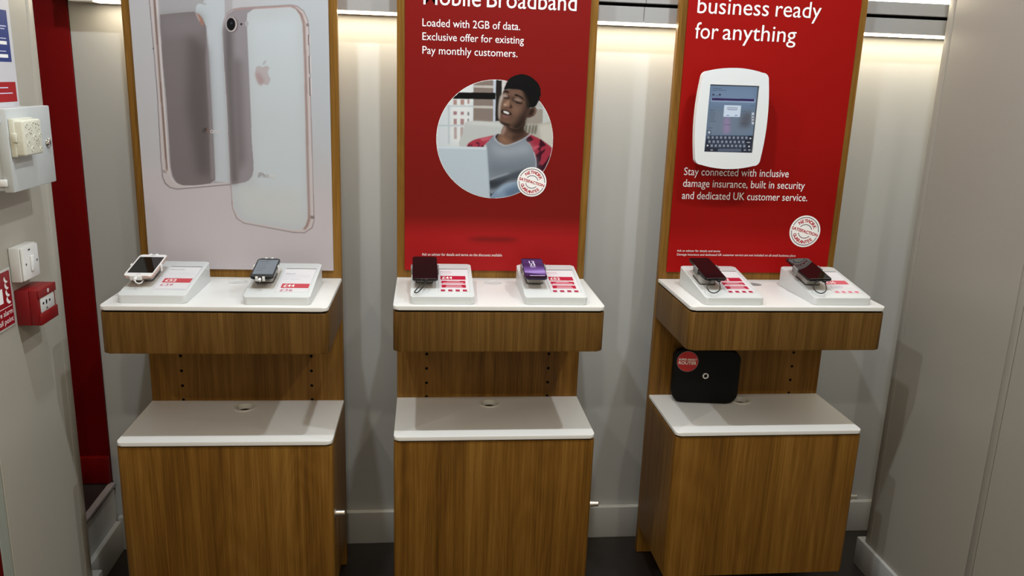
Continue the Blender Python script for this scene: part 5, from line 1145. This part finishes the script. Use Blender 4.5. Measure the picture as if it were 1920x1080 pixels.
def phone(pl, x, z, w, l, yaw, label, kind):
    """phone lying on its plinth's holder, tilted toward the viewer"""
    t, th = 0.19, 0.0078
    bpy.context.view_layer.update()
    e = empty('smartphone', (0, 0, 0))
    base = pl.matrix_world @ Matrix.Translation((x, 0.05, z))
    e.matrix_world = base @ Matrix.Rotation(yaw, 4, 'Z') @ Matrix.Rotation(t, 4, 'X')
    tag(e, label, 'smartphone', 'phones on the plinths')
    rc = {'A': 0.011, 'B': 0.011, 'C': 0.009, 'D': 0.009, 'E': 0.007, 'F': 0.006}[kind]
    bodym = {'A': mat('rose_gold_phone', (0.62, 0.46, 0.40, 1), 0.3, metal=0.5), 'D': mat('dark_violet_phone', (0.03, 0.018, 0.05, 1), 0.2)}.get(kind, mat('black_phone', (0.008, 0.008, 0.009, 1), 0.18))
    bo = finish('body', prism_bm(round_outline(-w / 2, w / 2, 0, l, (rc,) * 4), -th, -0.0006, 0.0022, 3), bodym, e, True)
    face = {'A': mat('white_phone_front', (0.80, 0.79, 0.80, 1), 0.12)}.get(kind, mat('black_phone_glass', (0.004, 0.004, 0.005, 1), 0.04))
    finish('front_glass', prism_bm(round_outline(-w / 2 + 0.0012, w / 2 - 0.0012, 0.0012, l - 0.0012, (rc - 0.001,) * 4), -0.0006, 0.0, 0.0003, 1), face, e, True)
    P3 = lambda h: (lambda a, b_: (a, b_, h))
    if kind == 'A':
        finish('screen', prism_bm(round_outline(-w / 2 + 0.0052, w / 2 - 0.0052, 0.021, l - 0.019, (0.0005,) * 4), 0.0, 0.0002), mat('black_phone_glass', (0.004, 0.004, 0.005, 1), 0.04), e)
        bb_ = ring_bm(0, 0.0105, 0.0, 0.0003, 0.0045, 0.0054, 24); finish('home_button', bb_, mat('button_ring', (0.5, 0.45, 0.43, 1), 0.3, metal=0.6), e, True)
        finish('earpiece', box_bm(-0.006, 0.006, l - 0.0105, l - 0.0090, 0.0, 0.0003), DKSLOT, e)
    elif kind == 'B':
        finish('screen', prism_bm(round_outline(-w / 2 + 0.0040, w / 2 - 0.0040, 0.020, l - 0.012, (0.0005,) * 4), 0.0, 0.0002), mat('grey_lit_screen', (0.02, 0.02, 0.02, 1), 0.08, emit=rgb(118, 126, 136), estr=0.85), e)
        flat_rects('screen_text', [(-0.024, 0.002, l - 0.026, l - 0.0235), (-0.022, 0.006, l - 0.040, l - 0.0388), (-0.022, -0.002, l - 0.052, l - 0.0508), (-0.024, 0.0, l - 0.066, l - 0.0645), (-0.022, 0.002, l - 0.076, l - 0.0748), (-0.022, -0.004, l - 0.088, l - 0.0868), (-0.006, 0.008, l - 0.019, l - 0.017)], P3(0.0004), mat('dim_screen_text', (0.06, 0.065, 0.075, 1), 0.4), e)
    elif kind == 'D':
        xs, zs = np.linspace(-w / 2 * 1000 + 1.6, w / 2 * 1000 - 1.6, 60), np.linspace(9, l * 1000 - 6, 120)
        X, Z = np.meshgrid(xs, zs)
        v = (Z - 9) / (l * 1000 - 15)
        g = 0.42 + 0.30 * np.sin(v * 3.6 + 0.3) + 0.55 * np.exp(-((v - 0.24 - X / 900) / 0.10) ** 2) - 0.35 * np.exp(-((v - 0.62) / 0.16) ** 2)
        dk = 1 / (1 + np.exp((v - (0.155 - X / 420 * 0.9)) * 70))
        C = np.stack([0.20 * g + 0.10 * g ** 3, 0.07 * g + 0.11 * g ** 3, 0.40 * g + 0.10 * g ** 3], -1) * (1 - dk[..., None]) + np.array([0.035, 0.01, 0.08]) * dk[..., None]
        o = print_mesh('screen', (xs, zs, np.clip(C, 0, 1), np.ones_like(X)), 0.0, attr_mat('violet_screen', 0.06, 0.5, emit=1.0), e, 1.0, zoff=0.0)
        for vtx in o.data.vertices:
            vtx.co = Vector((vtx.co.x, vtx.co.z, 0.0002))
        lettering('clock', [('12', -0.010, l - 0.038, 0.0165, 0.0155), ('23', -0.010, l - 0.058, 0.0165, 0.0155)], P3(0.0005), mat('clock_white', (0.6, 0.55, 0.65, 1), 0.5, emit=(0.8, 0.72, 0.9, 1), estr=0.6), e)
        flat_rects('screen_text', [(-0.010, 0.0075, l - 0.0675, l - 0.0655), (-0.018, 0.026, 0.0125, 0.0145)], P3(0.0005), mat('clock_white', (0.6, 0.55, 0.65, 1), 0.5), e)
    if kind in 'CEF':
        finish('chin_edge', box_bm(-w / 2 + 0.008, w / 2 - 0.006, 0.0010, 0.0022, 0.0, 0.0003), mat('bright_edge', (0.5, 0.5, 0.5, 1), 0.2, metal=0.8), e)
    # clamp arms gripping the phone
    CL = GLOSSW if kind in 'AB' else CLEAR
    mid = 0.083 if kind in 'CDEF' else 0.075
    clampb = finish('holder_plate', box_bm(-0.019, 0.019, mid - 0.030, mid + 0.030, -th - 0.011, -th - 0.0003, 0.002), GREYP, pl, True)
    arms = []
    if kind in 'AB':
        arms = [(-0.013, -0.006, l - 0.002, l + 0.0035), (0.004, 0.011, l - 0.002, l + 0.0035)]
        arms += [(-0.016, -0.009, -0.0035, 0.002), (0.003, 0.010, -0.0035, 0.002)] if kind == 'B' else [(-0.020, 0.012, -0.0035, 0.0005)]
        side = [(-w / 2 - 0.003, mid + 0.002), (w / 2, mid + 0.002)]
    else:
        side = [(-w / 2 - 0.0045, mid), (w / 2, mid)]
    oo = [clampb]
    for a0, a1, y0, y1 in arms:
        oo.append(finish('clamp_finger', box_bm(a0, a1, y0, y1, -th - 0.004, 0.0012, 0.0008), CL, pl, True))
    for sx_, y_ in side:
        wd = 0.003 if kind in 'AB' else 0.0045
        hl = 0.006 if kind in 'AB' else 0.015
        oo.append(finish('clamp_arm', box_bm(sx_ + 0.0002, sx_ + wd - 0.0002, y_ - hl, y_ + hl, -th - 0.011, 0.0015, 0.0008), CL, pl, True))
    if kind in 'AB':
        oo.append(finish('plug', cyl_bm((-0.003, -0.004, -0.0035), (-0.003, -0.017, -0.0045), 0.0042, n=16, bev=0.001), GLOSSW, pl, True))
        oo.append(finish('security_cable', tube_bm([(-0.003 + 0.0, -0.015, -0.0045), (0.001, -0.020, -0.010), (0.007, -0.018, -0.015), (0.011, -0.008, -0.017), (0.010, 0.012, -0.018)] if kind == 'A' else [(-0.003, -0.016, -0.0045), (-0.006, -0.020, -0.012), (-0.010, -0.012, -0.019), (-0.010, 0.010, -0.020)], 0.0016), GLOSSW if kind == 'A' else CABLE, pl, True))
    for o in oo:                     # the spring clamp and its tether are fixed to the phone
        o.parent = e
    return e

PLIN = [
 (0, (-0.946, -0.327), -0.0129, 'A', '£52', ('£39', 0.0905), 'iPhone 8 Plus', None,
  'white phone plinth at the far left, ticket £52 over £39', (-0.0500, 0.0641, 0.0779, 0.1504, 0.0014, 'white-fronted smartphone with a blank black screen, far left of all phones')),
 (0, (-0.615, -0.338), -0.0129, 'A', '£44', ('£36', 0.0645), 'iPhone 8', None,
  'white phone plinth right on the left stand, ticket £44 over £36', (-0.0487, 0.0665, 0.0637, 0.1318, 0.0069, 'black smartphone with a lit grey screen of text lines')),
 (1, (-0.1625, -0.324), 0.0, 'C', '£44', None, 'Samsung', ('lean', 0.0),
  'white phone plinth left on the middle stand, with three red ticket bars', (-0.0488, 0.0621, 0.0727, 0.1627, 0.0143, 'black smartphone seen head-on, left on the middle stand')),
 (1, (0.161, -0.3235), 0.0, 'C', '£52', None, 'Samsung', None,
  'white phone plinth under the purple-screened phone', (-0.0533, 0.0683, 0.0647, 0.1419, -0.005, 'smartphone with a glowing purple screen and clock')),
 (2, (0.6905, -0.3155), 0.0046, 'C', '£52', None, 'Samsung', ('loop', 0.0),
  'white phone plinth left on the right-hand stand, with red ticket bars', (-0.0427, 0.0687, 0.0657, 0.1558, 0.045, 'dark smartphone with a hanging black cable, left on the router stand')),
 (2, (1.0265, -0.310), 0.0046, 'F', '£36', ('£500', 0), '', ('loop', -0.005),
  'white phone plinth at the far right, with one pale red ticket bar', (-0.0536, 0.0688, 0.0770, 0.1590, 0.040, 'thin black smartphone at the far right, mirroring the round badge')),
]
kinds = 'ABCDEF'
for i, (st, (px_, py_), rz, style, pr, pr2, ti, tail, lab, ph) in enumerate(PLIN):
    p = plinth((px_, py_, ZU), rz, lab, style, pr, pr2 or ('', 0), ti, (ph[1] - 0.02985) * 0.99 + 0.0033 - 0.0193, tail)
    phone(p, *ph[:5], ph[5], kinds[i])

# ------------------------------------------------------------------ router
rt = empty('router', (0.8525 - 0.134, -0.058, ZL), -0.12)
tag(rt, 'black router with a red round sticker on the right stand\'s lower shelf', 'router')
RB = mat('router_black', (0.0025, 0.0025, 0.0025, 1), 0.6, spec=0.18)
def face_up(bm, z):
    upright(bm); bm.transform(Matrix.Translation((0, 0, z))); return bm
rout = round_outline(-0.109, 0.109, 0.002, 0.184, (0.036, 0.036, 0.028, 0.028), 9)
finish('body', upright(prism_bm(rout, -0.016, 0.016, 0.0025, 3)), RB, rt, True)
finish('foot', box_bm(-0.08, 0.08, -0.012, 0.018, 0.0004, 0.006, 0.001), RB, rt, True)
st_ = disc('sticker', -0.0655, 0.1455, 0.0355, -0.0167, ink(190, 196, 200, 0.5), rt, 60)
disc('sticker_face', -0.0655, 0.1455, 0.0345, -0.0169, mat('sticker_red', (0.50, 0.012, 0.016, 1), 0.4), st_, 60)
fr_ = lambda x, z: (x, -0.0172, z)
lettering('sticker_text', [('SUPER-SMART', -0.0950, 0.1490, 0.0590, 0.0070), ('ROUTER', -0.0950, 0.1355, 0.0592, 0.0112)], fr_, ink(246, 222, 214), st_, 0.022)
lg = disc('logo', -0.0020, 0.0975, 0.0100, -0.0167, ink(240, 240, 242), rt, 40)
# speech-mark shape inside the round logo
def comma():
    pts = [(math.cos(a), math.sin(a)) for a in np.linspace(math.radians(100), math.radians(400), 26)]
    pts = [(0.0058 * x, 0.0056 * z - 0.0004) for x, z in pts] + [(0.0048, 0.0052), (0.0016, 0.0078), (0.0020, 0.0062)]
    b = bmesh.new(); b.faces.new([b.verts.new((-0.0020 + x, -0.0170, 0.0975 + z)) for x, z in pts])
    me = bpy.data.meshes.new('logo_mark'); b.to_mesh(me); b.free(); me.materials.append(RB)
    o = bpy.data.objects.new('logo_mark', me); COL.objects.link(o); o.parent = lg
comma()

# ------------------------------------------------------------------ things on the left column
CX = -1.221
def on_wall(h):
    """face of the left column: y runs along the wall, z up, h out of the wall"""
    return lambda y, z: (h, y, z)
def wall_thing(name, y, z, label, cat):
    e = empty(name, (CX, y, z)); tag(e, label, cat); return e
def wbox(name, par, h0, h1, y0, y1, z0, z1, m, bev=0.0, seg=2):
    """box in absolute wall coordinates, parented to a wall thing"""
    o = box(name, h0 - 0, h1, y0 - par.location.y, y1 - par.location.y, z0 - par.location.z, z1 - par.location.z, m, par, bev, seg)
    return o
def wmap(par, h):
    return lambda y, z: (h, y - par.location.y, z - par.location.z)

# grey cabinet
BOXG = mat('pale_grey_enamel', (0.52, 0.55, 0.56, 1), 0.35)
cb_ = wall_thing('wall_cabinet', -0.476, 1.345, 'pale grey metal wall cabinet with a lock above the red call point', 'cabinet')
wbox('body', cb_, 0.0005, 0.058, -0.583, -0.372, 1.349, 1.530, BOXG, 0.002)
wbox('door', cb_, 0.0585, 0.080, -0.587, -0.367, 1.346, 1.533, BOXG, 0.0025)
for z in (1.368, 1.510):
    hn = wbox('hinge', cb_, 0.046, 0.068, -0.5925, -0.5872, z - 0.008, z + 0.008, GLOSSW, 0.0015)
lk = finish('lock', cyl_bm((0.0802, -0.396 + 0.476, 1.444 - 1.345), (0.0865, -0.396 + 0.476, 1.444 - 1.345), 0.0115, 0.0098, 28, bev=0.001), CHROME, cb_, True)
finish('keyhole', box_bm(0.0866, 0.0869, 0.079, 0.081, 0.095, 0.103), BLACK, lk)
# ivory fretted box on the cabinet door
iv = empty('air_freshener', (CX + 0.0802, -0.535, 1.425))
tag(iv, 'small ivory box with floral cut-outs fixed to the grey cabinet door', 'air freshener')
IV = mat('ivory_plastic', (0.66, 0.66, 0.56, 1), 0.35, bump=0.5, bscale=130)
OL = mat('olive_cut_out', (0.16, 0.14, 0.04, 1), 0.6)
finish('shell', box_bm(0.0008, 0.030, -0.045, 0.045, 0.003, 0.083, 0.005, 3), IV, iv, True)
finish('back_plate', box_bm(0.0003, 0.012, -0.048, 0.047, 0.001, 0.086, 0.002), IV, iv, True)
finish('side_catch', box_bm(0.006, 0.016, -0.0515, -0.0452, 0.034, 0.054, 0.0015), IV, iv, True)
random.seed(7)
def petal(y, z, a, l, w):
    b = bmesh.new()
    pts = [(l * math.cos(t), w * math.sin(t)) for t in np.linspace(0, 2 * math.pi, 12, endpoint=False)]
    b.faces.new([b.verts.new((0.0303, y + p * math.cos(a) - q * math.sin(a), z + p * math.sin(a) + q * math.cos(a))) for p, q in pts])
    finish('cut_out', b, OL, iv)
for cy0, cz0 in ((-0.012, 0.056), (0.024, 0.066), (0.020, 0.030)):
    for i in range(6):
        a = i * math.pi / 3 + 0.3
        r = random.uniform(0.005, 0.011)
        petal(cy0 + r * math.cos(a), cz0 + r * math.sin(a), a, random.uniform(0.0016, 0.0030), 0.0013)
# raised scrolls
bs = bmesh.new()
for cy0, cz0, r in ((-0.030, 0.070, 0.006), (-0.028, 0.030, 0.008), (0.002, 0.072, 0.006), (0.006, 0.042, 0.007), (-0.010, 0.016, 0.008), (0.034, 0.046, 0.005), (0.032, 0.014, 0.006), (-0.032, 0.050, 0.005)):
    tube_bm([(0.0302, cy0 + r * (1 - t / 9) * math.cos(t), cz0 + r * (1 - t / 9) * math.sin(t)) for t in np.linspace(0, 5.5, 16)], 0.0010, 6, bs)
finish('scroll_relief', bs, IV, iv, True)

# light switch
sw = wall_thing('light_switch', -0.442, 1.110, 'white square light switch above the red fire alarm call point', 'light switch')
wbox('back_box', sw, 0.0005, 0.026, -0.487, -0.398, 1.110, 1.196, GLOSSW, 0.003)
wbox('plate', sw, 0.0262, 0.032, -0.485, -0.400, 1.112, 1.194, GLOSSW, 0.003)
wbox('rocker', sw, 0.0322, 0.0365, -0.449, -0.433, 1.131, 1.170, GLOSSW, 0.0015)
for y in (-0.470, -0.412):
    finish('screw', cyl_bm((0.0321, y - sw.location.y, 0.042), (0.0326, y - sw.location.y, 0.042), 0.003, n=14), DKSLOT, sw)
flat_rects('switch_mark', [(-0.012, -0.001, 0.0735, 0.0775)], lambda y, z: (0.0324, y, z), DKSLOT, sw)

# fire alarm call point
cp = wall_thing('call_point', -0.430, 0.998, 'red fire alarm call point box with a white break glass', 'call point')
CR = mat('call_point_red', (0.20, 0.006, 0.008, 1), 0.4, spec=0.35)
wbox('body', cp, 0.0005, 0.034, -0.481, -0.384, 0.998, 1.088, CR, 0.0015)
wbox('front_cover', cp, 0.0345, 0.054, -0.481, -0.384, 0.998, 1.088, CR, 0.0015)
wbox('upper_lip', cp, 0.0542, 0.058, -0.481, -0.384, 1.066, 1.088, CR, 0.001)
wbox('lower_lip', cp, 0.0542, 0.058, -0.481, -0.384, 0.998, 1.028, CR, 0.001)
gl = wbox('break_glass', cp, 0.0542, 0.0562, -0.471, -0.395, 1.0285, 1.0655, mat('break_glass_white', (0.62, 0.62, 0.62, 1), 0.25), 0.0005)
for y, r in ((-0.457, 0.0042), (-0.440, 0.0052), (-0.422, 0.0042)):
    b = bmesh.new()
    b.faces.new([b.verts.new((0.0565, y + 0.43 + r * (1.0 if r < .005 else .75) * math.cos(t), 1.050 - 0.998 + r * (0.8 if r < .005 else 1.25) * math.sin(t))) for t in np.linspace(0, 2 * math.pi, 16, endpoint=False)])
    finish('glass_dot', b, BLACK, cp)
b = bmesh.new(); b.faces.new([b.verts.new((0.0565, -0.440 + 0.43 + p, 1.034 - 0.998 + q)) for p, q in ((-0.006, -0.002), (0.006, -0.002), (0.0, 0.0045))]); finish('glass_mark', b, DKSLOT, cp)
finish('emblem', cyl_bm((0.0582, -0.430 + 0.43, 1.077 - 0.998), (0.0586, 0.0, 1.077 - 0.998), 0.0055, n=16), mat('emblem_white', (0.55, 0.5, 0.5, 1), 0.4), cp)

# fire alarm sign
fs = wall_thing('fire_sign', -0.56, 1.006, 'red fire alarm call point sign with white flames, cut by the left edge', 'sign')
wbox('plate', fs, 0.0005, 0.003, -0.640, -0.492, 1.006, 1.151, mat('sign_white', (0.62, 0.62, 0.61, 1), 0.35), 0.0008)
SR = mat('sign_red', (0.27, 0.004, 0.012, 1), 0.4)
flat_rects('red_field', [(-0.076, 0.0625, 0.0055, 0.1395)], lambda y, z: (0.0033, y, z), SR, fs)
SWK = ink(226, 220, 220)
fmS = lambda y, z: (0.0036, y, z)
flat_rects('rule', [(-0.07, 0.0575, 0.0520, 0.0535)], fmS, SWK, fs)
lettering('sign_text', [('Fire alarm', -0.0235, 0.0335, 0.0810, 0.0130), ('call point', -0.0180, 0.0140, 0.0755, 0.0130)], fmS, SWK, fs)
def flame(y, z, s, w):
    up_ = [(0.0, 0.0), (0.008, 0.004), (0.014, 0.012), (0.017, 0.022)]
    lo_ = [(0.0225, 0.015), (0.022, 0.006), (0.016, -0.002), (0.007, -0.005)]
    b = bmesh.new(); b.faces.new([b.verts.new(fmS(y + p * s, z + q * s * w)) for p, q in [(-p, q) for p, q in up_ + lo_]])
    finish('flame', b, SWK, fs)
for j, z in enumerate((0.062, 0.080, 0.098, 0.114)):
    flame(0.056 - 0.002 * j, z, 0.95 - 0.05 * j, 0.8)
flat_rects('pictogram', [(-0.05, 0.020, 0.066, 0.102)], fmS, SWK, fs)

# notice sheet on the column
ns = wall_thing('notice', -0.45, 1.53, 'white notice with blue and red blocks at the top left', 'notice')
wbox('sheet', ns, 0.0005, 0.0015, -0.62, -0.345, 1.529, 1.80, mat('notice_paper', (0.60, 0.60, 0.64, 1), 0.4))
flat_rects('blue_block', [(-0.16, 0.089, 0.104, 0.224)], lambda y, z: (0.0018, y, z), mat('notice_blue', (0.012, 0.038, 0.20, 1), 0.4), ns)
flat_rects('red_block', [(-0.16, 0.095, 0.010, 0.057)], lambda y, z: (0.0018, y, z), mat('notice_red', (0.36, 0.004, 0.010, 1), 0.4), ns)
nm_ = lambda y, z: (0.0021, y, z)
flat_rects('form_field', [(-0.1, 0.073, 0.1135, 0.1215), (-0.1, 0.0735, 0.1440, 0.1520)], nm_, SWK, ns)
flat_rects('text_lines', [(-0.1, 0.078, 0.1855, 0.1880), (-0.1, 0.070, 0.1795, 0.1815), (-0.1, 0.072, 0.1575, 0.1595), (-0.1, 0.066, 0.1275, 0.1295), (-0.1, 0.055, 0.0425, 0.0450), (-0.1, 0.075, 0.0295, 0.0318)], nm_, ink(190, 190, 214), ns)
